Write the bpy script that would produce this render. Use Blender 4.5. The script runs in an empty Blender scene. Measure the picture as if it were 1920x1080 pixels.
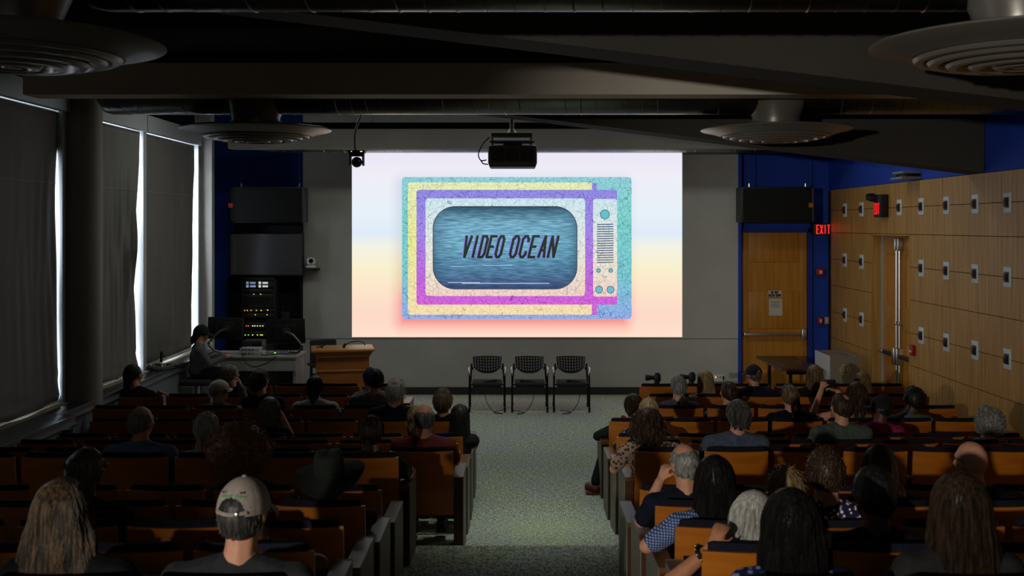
import bpy, bmesh, math, random
from mathutils import Vector, Matrix, Euler
PI = math.pi
scene = bpy.context.scene
C = scene.collection
# ---------------------------------------------------------------- camera
HC, FP, CX, CY = 2.88, 2000.0, 967.0, 423.0       # eye height over the front floor, focal length in pixels of a 1920 frame, principal point
cam_d = bpy.data.cameras.new('camera'); cam = bpy.data.objects.new('camera', cam_d); C.objects.link(cam)
cam_d.sensor_width = 36.0; cam_d.lens = FP / 1920 * 36
cam_d.shift_x = (960 - CX) / 1920; cam_d.shift_y = -(540 - CY) / 1920
cam.location = (0, 0, HC); cam.rotation_euler = (PI / 2, 0, 0)
cam_d.dof.use_dof = True; cam_d.dof.focus_distance = 14.0; cam_d.dof.aperture_fstop = 4.0
cam_d.clip_end = 200
scene.camera = cam
# ---------------------------------------------------------------- daylight outside, added lights, exposure
scene.view_settings.view_transform = 'Standard'
scene.view_settings.look = 'None'
scene.view_settings.gamma = 1.0
scene.view_settings.use_curve_mapping = False
scene.view_settings.exposure = 0.0
world = bpy.data.worlds.new('world'); scene.world = world; world.use_nodes = True
bg = world.node_tree.nodes['Background']; bg.inputs[0].default_value = (0.86, 0.90, 1.0, 1); bg.inputs[1].default_value = 11.0
SCREEN_GAIN = 1.03
def lamp(name, kind, loc, target, power, col=(1, 1, 1), **kw):
    l = bpy.data.lights.new(name, kind); l.energy = power; l.color = col
    for k, v in kw.items(): setattr(l, k, v)
    o = bpy.data.objects.new(name, l); C.objects.link(o); o.location = loc
    o.rotation_euler = (Vector(target) - Vector(loc)).to_track_quat('-Z', 'Y').to_euler()
    return o
# spot for an unseen source at the back left, falling across the right-hand block
lamp('back_left_spot', 'SPOT', (-4.6, -3.8, 3.3), (4.2, 9.0, 1.9), 2000, (1.0, 0.94, 0.84), spot_size=math.radians(40), spot_blend=0.6, shadow_soft_size=0.10)
# added soft fill behind the rear rows, aimed at the beams
lamp('rear_fill', 'AREA', (0.0, -3.9, 4.4), (-0.6, 10.5, 4.2), 15, (1.0, 0.95, 0.9), shape='RECTANGLE', size=6.0, size_y=1.2)
# added fill tucked up among the beams over the front of the hall
lamp('front_fill', 'AREA', (0.0, 14.3, 4.80), (0.0, 14.8, 0), 64, (0.95, 1.0, 0.93), shape='RECTANGLE', size=8.6, size_y=0.5)

# added fill over the aisle, hidden by the sloping beam
lamp('aisle_fill', 'AREA', (0.2, 9.2, 4.80), (0.2, 10.3, 0), 9, (0.93, 1.0, 0.84), shape='RECTANGLE', size=1.0, size_y=0.7, spread=math.radians(56))

# ---------------------------------------------------------------- helpers
def lin(c):
    c = c / 255.0
    return c / 12.92 if c <= 0.04045 else ((c + 0.055) / 1.055) ** 2.4
def rgb(r, g, b): return (lin(r), lin(g), lin(b), 1.0)
def W(px, py, Y):                                  # a point at depth Y as seen in the photograph
    return Vector(((px - CX) * Y / FP, Y, HC - (py - CY) * Y / FP))
MATS = {}
def nn(nt, t, **kw):
    n = nt.nodes.new(t)
    for k, v in kw.items(): setattr(n, k, v)
    return n
def mat(name, col, rough=0.6, metal=0.0, spec=0.4, col2=None, scale=(8, 8, 8), detail=3.0, lo=0.35, hi=0.65, bump=0.0, emit=0.0, bscale=None, coat=0.0, trans=0.0):
    if name in MATS: return MATS[name]
    m = bpy.data.materials.new(name); m.use_nodes = True; nt = m.node_tree
    b = nt.nodes['Principled BSDF']
    b.inputs['Base Color'].default_value = col
    b.inputs['Roughness'].default_value = rough; b.inputs['Metallic'].default_value = metal
    b.inputs['Specular IOR Level'].default_value = spec
    if coat: b.inputs['Coat Weight'].default_value = coat; b.inputs['Coat Roughness'].default_value = 0.25
    if emit:
        b.inputs['Emission Color'].default_value = col; b.inputs['Emission Strength'].default_value = emit
    if col2 is not None or bump:
        tc = nn(nt, 'ShaderNodeTexCoord'); mp = nn(nt, 'ShaderNodeMapping'); mp.inputs['Scale'].default_value = scale
        nz = nn(nt, 'ShaderNodeTexNoise'); nz.inputs['Scale'].default_value = 1.0; nz.inputs['Detail'].default_value = detail
        nt.links.new(tc.outputs['Object'], mp.inputs[0]); nt.links.new(mp.outputs[0], nz.inputs[0])
        if col2 is not None:
            r = nn(nt, 'ShaderNodeValToRGB'); r.color_ramp.elements[0].position = lo; r.color_ramp.elements[1].position = hi
            r.color_ramp.elements[0].color = col; r.color_ramp.elements[1].color = col2
            nt.links.new(nz.outputs[0], r.inputs[0]); nt.links.new(r.outputs[0], b.inputs['Base Color'])
        if bump:
            bp = nn(nt, 'ShaderNodeBump'); bp.inputs['Strength'].default_value = bump; bp.inputs['Distance'].default_value = 0.02
            src = nz
            if bscale:
                src = nn(nt, 'ShaderNodeTexNoise'); src.inputs['Scale'].default_value = bscale; nt.links.new(tc.outputs['Object'], src.inputs[0])
            nt.links.new(src.outputs[0], bp.inputs['Height']); nt.links.new(bp.outputs[0], b.inputs['Normal'])
    if trans:
        tb = nn(nt, 'ShaderNodeBsdfTranslucent'); tb.inputs[0].default_value = (0.8, 0.8, 0.78, 1)
        mx = nn(nt, 'ShaderNodeMixShader'); mx.inputs[0].default_value = trans
        out = nt.nodes['Material Output']
        nt.links.new(b.outputs[0], mx.inputs[1]); nt.links.new(tb.outputs[0], mx.inputs[2]); nt.links.new(mx.outputs[0], out.inputs[0])
    MATS[name] = m
    return m
class MB:
    def __init__(s): s.v = []; s.f = []
    def add(s, vs, fs):
        o = len(s.v); s.v += [tuple(p) for p in vs]; s.f += [tuple(i + o for i in f) for f in fs]; return s
    def box(s, x0, x1, y0, y1, z0, z1, M=None):
        vs = [Vector((x, y, z)) for z in (z0, z1) for y in (y0, y1) for x in (x0, x1)]
        if M is not None: vs = [M @ p for p in vs]
        return s.add(vs, [(0, 2, 3, 1), (4, 5, 7, 6), (0, 1, 5, 4), (2, 6, 7, 3), (0, 4, 6, 2), (1, 3, 7, 5)])
    def rbox(s, x0, x1, y0, y1, z0, z1, r=0.01, seg=2, M=None):
        bm = bmesh.new(); bmesh.ops.create_cube(bm, size=1.0)
        for v in bm.verts:
            v.co = Vector(((x0 + x1) / 2 + v.co.x * (x1 - x0), (y0 + y1) / 2 + v.co.y * (y1 - y0), (z0 + z1) / 2 + v.co.z * (z1 - z0)))
        bmesh.ops.bevel(bm, geom=bm.edges[:], offset=r, segments=seg, affect='EDGES', profile=0.5)
        bm.verts.index_update()
        vs = [(M @ v.co) if M is not None else v.co.copy() for v in bm.verts]
        s.add(vs, [[v.index for v in f.verts] for f in bm.faces]); bm.free(); return s
    def loft(s, rings, cap=True, closed=True):
        n = len(rings[0]); vs = [p for r in rings for p in r]; fs = []
        for i in range(len(rings) - 1):
            for j in range(n if closed else n - 1):
                k = (j + 1) % n
                fs.append((i * n + j, i * n + k, (i + 1) * n + k, (i + 1) * n + j))
        if cap:
            fs.append(tuple(reversed(range(n)))); fs.append(tuple((len(rings) - 1) * n + j for j in range(n)))
        return s.add(vs, fs)
    def tube(s, pts, r, n=8, cap=True):
        pts = [Vector(p) for p in pts]; R = r if isinstance(r, (list, tuple)) else [r] * len(pts)
        rings = []; up = None
        for i, p in enumerate(pts):
            t = (pts[min(i + 1, len(pts) - 1)] - pts[max(i - 1, 0)])
            t = t.normalized() if t.length > 1e-9 else Vector((0, 0, 1))
            if up is None: up = t.orthogonal().normalized()
            up = (up - t * up.dot(t)); up = up.normalized() if up.length > 1e-6 else t.orthogonal().normalized()
            b = t.cross(up)
            rings.append([p + (up * math.cos(2 * PI * j / n) + b * math.sin(2 * PI * j / n)) * R[i] for j in range(n)])
        return s.loft(rings, cap)
    def capsule(s, a, b, ra, rb, n=8):
        a = Vector(a); b = Vector(b); d = (b - a); L = d.length; d = d / L if L > 1e-6 else Vector((0, 0, 1))
        pts = []; rr = []
        for k in range(4):
            t = (k + 0.35) / 4 * PI / 2; pts.append(a - d * ra * math.cos(t)); rr.append(ra * math.sin(t))
        pts.append(a); rr.append(ra); pts.append(b); rr.append(rb)
        for k in reversed(range(4)):
            t = (k + 0.35) / 4 * PI / 2; pts.append(b + d * rb * math.cos(t)); rr.append(rb * math.sin(t))
        return s.tube(pts, rr, n)
    def ell(s, c, r, M=None, nu=12, nv=8):
        c = Vector(c); rings = []
        for i in range(1, nv):
            t = PI * i / nv
            rg = [Vector((r[0] * math.sin(t) * math.cos(2 * PI * j / nu), r[1] * math.sin(t) * math.sin(2 * PI * j / nu), -r[2] * math.cos(t))) for j in range(nu)]
            rings.append(rg)
        vs = [Vector((0, 0, -r[2]))] + [p for q in rings for p in q] + [Vector((0, 0, r[2]))]
        vs = [((M @ p) if M is not None else p) + c for p in vs]
        fs = [(0, 1 + (j + 1) % nu, 1 + j) for j in range(nu)]
        for i in range(nv - 2):
            for j in range(nu):
                a = 1 + i * nu; k = (j + 1) % nu
                fs.append((a + j, a + k, a + nu + k, a + nu + j))
        e = len(vs) - 1; a = 1 + (nv - 2) * nu
        fs += [(a + j, a + (j + 1) % nu, e) for j in range(nu)]
        return s.add(vs, fs)
    def lathe(s, prof, n=48, c=(0, 0, 0), cap=False, axis='z'):
        c = Vector(c)
        rings = []
        for r, z in prof:
            rg = []
            for j in range(n):
                a = 2 * PI * j / n
                p = Vector((r * math.cos(a), r * math.sin(a), z))
                if axis == 'y': p = Vector((p.x, p.z, p.y))
                if axis == 'x': p = Vector((p.z, p.x, p.y))
                rg.append(c + p)
            rings.append(rg)
        return s.loft(rings, cap)
    def prism(s, poly, d, M=None):                 # polygon in local xz, extruded d along +y
        n = len(poly)
        vs = [Vector((x, 0, z)) for x, z in poly] + [Vector((x, d, z)) for x, z in poly]
        if M is not None: vs = [M @ p for p in vs]
        return s.add(vs, [tuple(range(n)), tuple(reversed(range(n, 2 * n)))] + [(i, i + n, (i + 1) % n + n, (i + 1) % n) for i in range(n)])
    def grid(s, fn, nu, nv):                       # fn(u, v) -> point
        vs = [fn(i / nu, j / nv) for j in range(nv + 1) for i in range(nu + 1)]
        return s.add(vs, [(j * (nu + 1) + i, j * (nu + 1) + i + 1, (j + 1) * (nu + 1) + i + 1, (j + 1) * (nu + 1) + i) for j in range(nv) for i in range(nu)])
    def mesh(s, name, m, smooth=None):
        me = bpy.data.meshes.new(name); me.from_pydata([tuple(p) for p in s.v], [], s.f); me.update()
        if m is not None: me.materials.append(m)
        if smooth:
            me.polygons.foreach_set('use_smooth', [True] * len(me.polygons))
            me.set_sharp_from_angle(angle=math.radians(smooth))
        return me
def obj(name, mb, m, parent=None, smooth=35, label=None, kind=None):
    me = mb if isinstance(mb, bpy.types.Mesh) else mb.mesh(name, m, smooth)
    o = bpy.data.objects.new(name, me); C.objects.link(o)
    if parent is not None: o.parent = parent
    if label: o['label'] = label
    if kind: o['kind'] = kind
    return o
def struct(name, mb, m, smooth=35, label=None):
    o = obj(name, mb, m, None, smooth); o['kind'] = 'structure'
    if label: o['label'] = label
    return o
def tag(o, label, cat, group=None):
    o['label'] = label; o['category'] = cat
    if group: o['group'] = group
    return o
def thing(name, label, cat, loc=(0, 0, 0), rz=0.0, group=None):
    o = bpy.data.objects.new(name, None); C.objects.link(o); o.location = loc; o.rotation_euler = (0, 0, rz); o.empty_display_size = 0.1
    return tag(o, label, cat, group)
def copy_tree(o, parent=None):
    c = o.copy(); C.objects.link(c); c.parent = parent
    for ch in list(o.children): copy_tree(ch, c)
    return c
# plain stroke letters on a 2 x 4 cell
GLY = {'V': [[(0, 4), (1, 0), (2, 4)]], 'I': [[(1, 0), (1, 4)]], 'D': [[(0, 0), (0, 4), (1.4, 4), (2, 3.4), (2, .6), (1.4, 0), (0, 0)]],
       'E': [[(2, 4), (0, 4), (0, 0), (2, 0)], [(0, 2), (1.6, 2)]], 'O': [[(.6, 0), (0, .6), (0, 3.4), (.6, 4), (1.4, 4), (2, 3.4), (2, .6), (1.4, 0), (.6, 0)]],
       'C': [[(2, 3), (2, 3.4), (1.4, 4), (.6, 4), (0, 3.4), (0, .6), (.6, 0), (1.4, 0), (2, .6), (2, 1)]], 'A': [[(0, 0), (1, 4), (2, 0)], [(.4, 1.3), (1.6, 1.3)]],
       'N': [[(0, 0), (0, 4), (2, 0), (2, 4)]], 'X': [[(0, 0), (2, 4)], [(0, 4), (2, 0)]], 'T': [[(0, 4), (2, 4)], [(1, 4), (1, 0)]],
       'B': [[(0, 0), (0, 4), (1.4, 4), (1.9, 3.5), (1.9, 2.5), (1.4, 2), (0, 2)], [(1.4, 2), (2, 1.5), (2, .5), (1.4, 0), (0, 0)]],
       'L': [[(0, 4), (0, 0), (2, 0)]], 'K': [[(0, 0), (0, 4)], [(2, 4), (0, 1.8)], [(.6, 2.4), (2, 0)]],
       'R': [[(0, 0), (0, 4), (1.5, 4), (2, 3.5), (2, 2.5), (1.5, 2), (0, 2)], [(1, 2), (2, 0)]]}
def letters(txt, x0, z0, cw, ch, gap, sw, d=0.002, shear=0.0, M=None, space=None):
    mb = MB(); x = x0
    for c in txt:
        if c == ' ': x += (space if space else cw + gap); continue
        for line in GLY[c]:
            P = [Vector((x + p[0] / 2 * cw + shear * p[1] / 4 * ch, z0 + p[1] / 4 * ch)) for p in line]
            for a, b in zip(P[:-1], P[1:]):
                t = (b - a).normalized(); n = Vector((-t.y, t.x)) * sw / 2; e = t * sw * 0.32
                q = [a - e - n, b + e - n, b + e + n, a - e + n]
                mb.prism([(p.x, p.y) for p in q], d, M)
        x += cw + gap
    return mb
def rrect(x0, x1, z0, z1, r, n=6):
    P = []
    for cx, cz, a0 in ((x1 - r, z1 - r, 0), (x0 + r, z1 - r, 90), (x0 + r, z0 + r, 180), (x1 - r, z0 + r, 270)):
        for k in range(n + 1):
            a = math.radians(a0 + 90 * k / n); P.append((cx + r * math.cos(a), cz + r * math.sin(a)))
    return P
# ================================================================ materials
carpet = mat('carpet_floor', rgb(112, 116, 108), 0.95, spec=0.1)
def carpet_nodes(m):
    nt = m.node_tree; b = nt.nodes['Principled BSDF']
    tc = nn(nt, 'ShaderNodeTexCoord')
    def noise(sc, det, off=0):
        mp = nn(nt, 'ShaderNodeMapping'); mp.inputs['Scale'].default_value = sc; mp.inputs['Location'].default_value = (off, off, 0)
        nz = nn(nt, 'ShaderNodeTexNoise'); nz.inputs['Scale'].default_value = 1; nz.inputs['Detail'].default_value = det
        nt.links.new(tc.outputs['Object'], mp.inputs[0]); nt.links.new(mp.outputs[0], nz.inputs[0]); return nz
    a = noise((95, 22, 1), 3); c = noise((26, 80, 1), 3, 7); g = noise((1.6, 1.2, 1), 2, 3)
    mx = nn(nt, 'ShaderNodeMath', operation='MAXIMUM'); nt.links.new(a.outputs[0], mx.inputs[0]); nt.links.new(c.outputs[0], mx.inputs[1])
    r = nn(nt, 'ShaderNodeValToRGB'); e = r.color_ramp.elements
    e[0].position = 0.46; e[0].color = rgb(114, 120, 122); e[1].position = 0.66; e[1].color = rgb(224, 229, 208)
    nt.links.new(mx.outputs[0], r.inputs[0])
    r2 = nn(nt, 'ShaderNodeValToRGB'); r2.color_ramp.elements[0].position = .4; r2.color_ramp.elements[1].position = .6
    r2.color_ramp.elements[0].color = (0.95, 1.0, 0.86, 1); r2.color_ramp.elements[1].color = (0.93, 0.95, 1.0, 1)
    nt.links.new(g.outputs[0], r2.inputs[0])
    mm = nn(nt, 'ShaderNodeMix', data_type='RGBA', blend_type='MULTIPLY'); mm.inputs[0].default_value = 1
    nt.links.new(r.outputs[0], mm.inputs[6]); nt.links.new(r2.outputs[0], mm.inputs[7]); nt.links.new(mm.outputs[2], b.inputs['Base Color'])
    bp = nn(nt, 'ShaderNodeBump'); bp.inputs['Strength'].default_value = .4; bp.inputs['Distance'].default_value = .01
    nt.links.new(a.outputs[0], bp.inputs['Height']); nt.links.new(bp.outputs[0], b.inputs['Normal'])
carpet_nodes(carpet)
M_wall = mat('wall_grey_paint', rgb(176, 174, 168), 0.8, spec=.2, col2=rgb(184, 182, 176), scale=(1.5, 1.5, 1.5))
M_blue = mat('wall_blue_paint', rgb(32, 66, 168), 0.7, spec=.25, col2=rgb(36, 70, 176), scale=(2, 2, 2))
M_ceil = mat('ceiling_black', rgb(28, 27, 26), 0.95, spec=.1)
M_beam = mat('beam_paint', rgb(126, 121, 116), 0.85, spec=.15, col2=rgb(118, 113, 108), scale=(1.2, 1.2, 1.2))  # kept darker to offset the front fill on the beam above the screen
M_beam_dk = mat('beam_dark_paint', rgb(60, 57, 53), 0.85, spec=.2, col2=rgb(66, 63, 58), scale=(1.1, 1.1, 1.1))
M_base = mat('baseboard_rubber', rgb(44, 43, 42), 0.6)
M_wood = mat('panel_maple', rgb(160, 116, 58), 0.45, spec=.4, col2=rgb(186, 142, 78), scale=(22, 22, 1.2), detail=4, bump=.03)
M_wood_door = mat('door_oak', rgb(172, 112, 34), 0.4, spec=.45, col2=rgb(192, 130, 46), scale=(24, 24, 1.3), detail=4)
M_groove = mat('groove_dark', rgb(40, 28, 16), 0.9)
M_metal = mat('brushed_steel', rgb(190, 190, 188), 0.32, metal=1.0)
M_duct = mat('galvanised_duct', rgb(120, 121, 120), 0.30, metal=1.0, col2=rgb(132, 132, 130), scale=(3, 3, 3))
M_diff = mat('diffuser_enamel', rgb(116, 112, 106), 0.33, metal=.35, spec=.5)
M_frame = mat('window_aluminium', rgb(176, 180, 182), 0.45, metal=.25)
M_blind = mat('blind_fabric', rgb(104, 102, 96), 0.7, spec=.35, col2=rgb(112, 110, 104), scale=(6, 6, 1.2), trans=.012)
M_ledge_wood = mat('ledge_wood', rgb(126, 118, 92), 0.55, col2=rgb(142, 132, 106), scale=(20, 2, 20))
M_ledge_metal = mat('ledge_metal', rgb(64, 66, 68), 0.3, metal=.7)
M_ledge_face = mat('ledge_face_paint', rgb(112, 114, 122), 0.6)
M_black = mat('black_plastic', rgb(18, 18, 19), 0.5)
M_black_gl = mat('black_gloss', rgb(14, 14, 15), 0.18, spec=.5)
M_white = mat('white_plastic', rgb(205, 205, 200), 0.5)
M_cable = mat('cable_rubber', rgb(14, 14, 15), 0.55)
M_red = mat('alarm_red', rgb(150, 22, 20), 0.45)

# ================================================================ room shell
XL, XR, YF = -5.2, 5.37, 18.18
FL = [(18.9, 0), (10.4, 0), (9.55, .10), (8.75, .20), (8.5, .235), (8.5, .33), (6.88, .33), (6.88, .43), (6.1, .43), (6.1, .53), (5.32, .53), (5.32, .645), (4.54, .645), (4.54, .75), (-4.6, .75)]
mb = MB()
for (y0, z0), (y1, z1) in zip(FL[:-1], FL[1:]):
    mb.add([(-5.6, y0, z0), (5.9, y0, z0), (5.9, y1, z1), (-5.6, y1, z1)], [(0, 3, 2, 1)])
struct('floor', mb, carpet, None, 'mottled grey-green carpet floor with a sloping aisle and one step')
def floor_z(y):
    if y >= 10.4: return 0.0
    for (y0, z0), (y1, z1) in zip(FL[:-1], FL[1:]):
        if y1 <= y <= y0 and y0 > y1: return z0 + (z1 - z0) * (y0 - y) / (y0 - y1)
    return .75
struct('ceiling', MB().box(-5.7, 6.0, -4.7, 18.95, 4.85, 4.95), M_ceil, None, 'black painted open ceiling')
struct('wall_back', MB().box(-5.7, 6.0, -4.7, -4.6, 0, 4.9), M_wall, None, 'plain wall at the back of the hall')
# front wall: blue side bays set back behind the grey middle panel
struct('wall_front', MB().box(-5.7, 5.9, 18.42, 18.6, 0, 4.9), M_blue, None, 'deep blue painted front wall beside the screen')
xa, xb = (568 - CX) * YF / FP, (1384 - CX) * YF / FP
mb = MB().box(xa, xb, YF, 18.41, .955, 4.85)
struct('wall_screen', mb, M_wall, None, 'light grey upper panel of the front wall behind the picture')
struct('wall_screen_lower', MB().box(xa, xb, YF + .012, 18.41, 0, .945), M_wall, None, 'light grey lower panel of the front wall below the picture')
struct('baseboard_front', MB().box(xa, xb, YF - .012, YF + .013, 0, .125), M_base, None, 'dark rubber baseboard under the grey front wall')
struct('trim_1', MB().box(xb, xb + .055, YF - .01, 18.41, 0, 4.85), M_blue, None, 'blue edge trim right of the grey front wall')
struct('trim_2', MB().box(-5.2, -4.92, 17.27, 17.42, 0, 4.85), M_wall, None, 'pale corner pilaster beside the last window')
# right wall: blue above, maple panels below
M_wall_r = M_blue
struct('wall_right_upper', MB().box(XR + .03, XR + .3, -4.6, 18.5, 3.49, 4.9), M_blue, None, 'dark blue strip of wall above the maple panelling')
DY0, DY1 = 14.53, 16.12
mb = MB()
mb.box(XR + .025, XR + .3, -4.6, DY0, 0, 3.48); mb.box(XR + .025, XR + .3, DY1, 18.5, 0, 3.48); mb.box(XR + .025, XR + .3, DY0, DY1, 2.76, 3.48)
mb.box(XR + .28, XR + .3, DY0, DY1, 0, 2.76)
wr = struct('wall_right', mb, M_groove, None, 'maple panelled side wall with dark joints and small mounted boxes')
ZJ = [.02, .53, .98, 1.42, 1.868, 2.316, 2.76, 3.135, 3.485]
for r in range(len(ZJ) - 1):
    z0, z1 = ZJ[r] + .004, ZJ[r + 1] - .004
    y = 8.1 + (0.41 if r % 2 else 0) - .82
    while y < 18.17:
        a, b = max(y, 8.1) + .004, min(y + .82, 18.17) - .004
        y += .82
        segs = [(a, b)]
        if z1 < 2.77:
            segs = []
            if a < DY0 - .05: segs.append((a, min(b, DY0 - .004)))
            if b > DY1 + .05: segs.append((max(a, DY1 + .004), b))
        for a2, b2 in segs:
            if b2 - a2 > .04: obj('wall_panel', MB().box(XR, XR + .024, a2, b2, z0, z1), M_wood, wr, None)
# the near stretch of the right wall, out of the frame
obj('wall_panel', MB().box(XR, XR + .024, -4.6, 8.09, .02, 3.485), M_wood, wr, None)
# left wall: solid below the sill and above the head, open bays between mullions
mb = MB()
mb.box(XL - .25, XL - .02, -4.6, 18.5, 0, .86)
mb.box(XL - .25, XL - .02, -4.6, 6.9, .86, 4.17); mb.box(XL - .25, XL - .02, 17.25, 18.5, .86, 4.17)
struct('wall_left', mb, M_wall, None, 'window wall at the left')
struct('wall_left_upper', MB().box(XL - .25, XL - .02, -4.6, 18.5, 4.17, 4.9), M_ceil, None, 'black strip of wall above the window heads')
def glass_mat():
    if 'window_glass' in MATS: return MATS['window_glass']
    m = bpy.data.materials.new('window_glass'); m.use_nodes = True; nt = m.node_tree; nt.nodes.remove(nt.nodes['Principled BSDF'])
    tr = nn(nt, 'ShaderNodeBsdfTransparent'); tr.inputs[0].default_value = (.92, .95, .96, 1); g = nn(nt, 'ShaderNodeBsdfGlossy'); g.inputs['Roughness'].default_value = .03
    mx = nn(nt, 'ShaderNodeMixShader'); mx.inputs[0].default_value = .06
    nt.links.new(tr.outputs[0], mx.inputs[1]); nt.links.new(g.outputs[0], mx.inputs[2]); nt.links.new(mx.outputs[0], nt.nodes['Material Output'].inputs[0])
    MATS['window_glass'] = m; return m
MUL = [7.0, 9.45, 12.06, 14.67, 17.2]
for i in range(4):
    y0, y1 = MUL[i] + .07, MUL[i + 1] - .07
    w = bpy.data.objects.new('window_%d' % (i + 1), None); C.objects.link(w); w['kind'] = 'structure'
    w['label'] = ['tall window nearest the viewer behind a black blind', 'tall window before the round column, blind pulled down', 'tall window just past the round column with a bright slit', 'last tall window by the front corner with a bright slit'][i]
    mb = MB().box(XL - .14, XL + .10, y1 + .01, y1 + .13, .86, 4.17)
    obj('window_post', mb, M_frame, w, None)
    obj('window_rail', MB().box(XL - .14, XL + .0, y0, y1, .86, .93), M_frame, w, None)
    obj('window_rail', MB().box(XL - .14, XL + .0, y0, y1, 4.10, 4.17), M_frame, w, None)
    gl = glass_mat()
    obj('pane', MB().box(XL - .11, XL - .10, y0, y1, .93, 4.10), gl, w, None)
    # head box of the blind
    obj('blind_box', MB().box(XL - .02, XL + .14, y0 - .06, y1 + .05, 4.17, 4.40), M_frame, w, None)
# blinds: one thing each, creased fabric
def blind(i, y0, y1, label, amp, seed, zb):
    rnd = random.Random(seed)
    fr = [(rnd.uniform(24, 46), rnd.uniform(0, 6), rnd.uniform(.5, 1)) for _ in range(3)]
    def fn(u, v):
        y = y0 + (y1 - y0) * u; z = zb + (4.155 - zb) * v
        far = max(0, (u - .42) / .58)
        mid = math.sin(min(1, v * 1.15) * PI) ** .7
        w = sum(a * math.sin(f * (y + .05 * math.sin(z * 1.6 + p)) + p) for f, p, a in fr) / 3
        x = XL + .05 + amp * w * far * mid + .02 * math.sin(z * 1.3 + seed)
        if v < .12: x += .02 * math.sin(z * 30 + u * 9) * (1 - v / .12)
        yy = y - far ** 6 * (.05 + .03 * math.sin(z * 1.9 + seed)) * mid
        return (x, yy, z)
    mb = MB().grid(fn, 70, 40)
    t = thing('window_blind', label, 'blind', (0, 0, 0), 0, 'blackout blinds on the window wall')
    o = obj('blind_sheet', mb, M_blind, t, 60)
    s = o.modifiers.new('solid', 'SOLIDIFY'); s.thickness = .004
    obj('seam', MB().grid(lambda u, v: (fn(u, (3.35 - zb) / (4.155 - zb))[0] + .006, fn(u, (3.35 - zb) / (4.155 - zb))[1], 3.35 + .012 * v), 60, 1), mat('blind_seam', rgb(130, 128, 120), .7), t, None)
    obj('hem_bar', MB().tube([(XL + .055, y0, zb), (XL + .055, y1 - .03, zb)], .014, 8), M_frame, t)
blind(0, 7.0, 9.45, 'black window blind nearest the viewer, mostly outside the picture', .02, 5, .9)
blind(1, 9.5, 12.00, 'dark window blind in front of the round column', .03, 1, .9)
blind(2, 12.13, 14.56, 'creased grey window blind between the round column and the widest light slit', .11, 2, .9)
blind(3, 14.75, 17.03, 'creased grey window blind at the far end of the window wall', .09, 3, .93)
# ledge under the windows
t = thing('window_ledge', 'long metal and wood convector ledge under the windows', 'ledge', (0, 0, 0))
for (y0, y1, xe) in ((2.0, 11.3, -4.66), (11.3, 17.3, -4.83)):
    obj('ledge_top', MB().box(XL, XL + .16, y0, y1, .86, .882), M_ledge_wood, t, None, 'weathered wood strip along the glass')
    obj('grille', MB().rbox(XL + .16, xe, y0, y1, .858, .878, .004), M_ledge_metal, t, 30)
    obj('edge_trim', MB().box(xe - .004, xe + .012, y0, y1, .85, .882), M_metal, t, None)
    obj('edge_trim', MB().box(xe - .004, xe + .02, y0, y1, .775, .79), M_metal, t, None)
    obj('front_face', MB().box(XL + .05, xe - .005, y0, y1, 0, .86), M_ledge_face, t, None)
for y in (5.2, 8.4, 11.0):
    obj('bracket', MB().box(-4.665, -4.60, y, y + .08, .3, .775), M_black, t, None)
# round column
mb = MB().lathe([(.0, 0), (.236, 0), (.236, 4.84), (0, 4.84)], 56, (-5.03, 12.34, 0))
struct('column_1', mb, mat('column_paint', rgb(140, 136, 128), .55, spec=.35), 30, 'thick round grey column in front of the windows')

# ================================================================ ceiling structure
struct('beam_1', MB().box(-4.83, 4.6, 10.45, 10.8, 4.165, 4.475), mat('beam_paint_lightened', rgb(206, 197, 184), .85, spec=.15, col2=rgb(198, 189, 176), scale=(1.2, 1.2, 1.2)), None, 'long pale ceiling beam across the hall')  # lighter copy of the beam paint, making up for weak light here
struct('beam_2', MB().box(-4.44, 5.3, 16.45, 16.75, 4.07, 4.37), M_beam, None, 'pale beam just above the screen')
def slant(y0, y1, name, label):
    x0, x1 = -5.2, 5.38
    za, zb = 3.49 + .1215 * (5.36 - x0), 3.49
    mb = MB().prism([(x0, za), (x1, zb), (x1, 4.85), (x0, 4.87)], y1 - y0, Matrix.Translation((0, y0, 0)))
    struct(name, mb, M_beam_dk, None, label)
slant(7.2, 7.65, 'beam_3', 'dark sloping beam nearest the viewer')
slant(12.25, 12.7, 'beam_4', 'dark sloping beam ending over the maple wall')
def duct(name, label, x0, x1, y, zbot, r):
    t = thing(name, label, 'duct', (0, y, zbot + r), 0, 'spiral ducts under the ceiling')
    prof = [(0.001, x0 + .0), (r * .6, x0 + .02), (r * .92, x0 + .08), (r, x0 + .16), (r, x1), (0.001, x1)]
    obj('duct_pipe', MB().lathe(prof, 40, (0, 0, 0), False, 'x'), M_duct, t, 40)
    n = int((x1 - x0 - .3) / .16)
    pts = []
    for k in range(n * 20 + 1):
        a = 2 * PI * k / 20; pts.append((x0 + .2 + .16 * k / 20, r * 1.0 * math.cos(a), r * 1.0 * math.sin(a)))
    obj('spiral_seam', MB().tube(pts, .006, 4), M_duct, t, 60)
    for k in range(3):
        x = x0 + (x1 - x0) * (.2 + .3 * k)
        obj('hanger_rod', MB().tube([(x, 0, r - .02), (x, 0, 4.86 - zbot - r)], .008, 6), M_duct, t)
    return t
duct('spiral_duct', 'spiral duct at the top edge, nearest the viewer', -2.4, 5.3, 5.85, 4.056, .22)
duct('spiral_duct', 'long spiral duct behind the pale ceiling beam', -4.42, 5.3, 11.3, 4.056, .26)
duct('spiral_duct', 'spiral duct along the top of the screen', -4.17, 5.2, 17.1, 4.053, .24)
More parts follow.
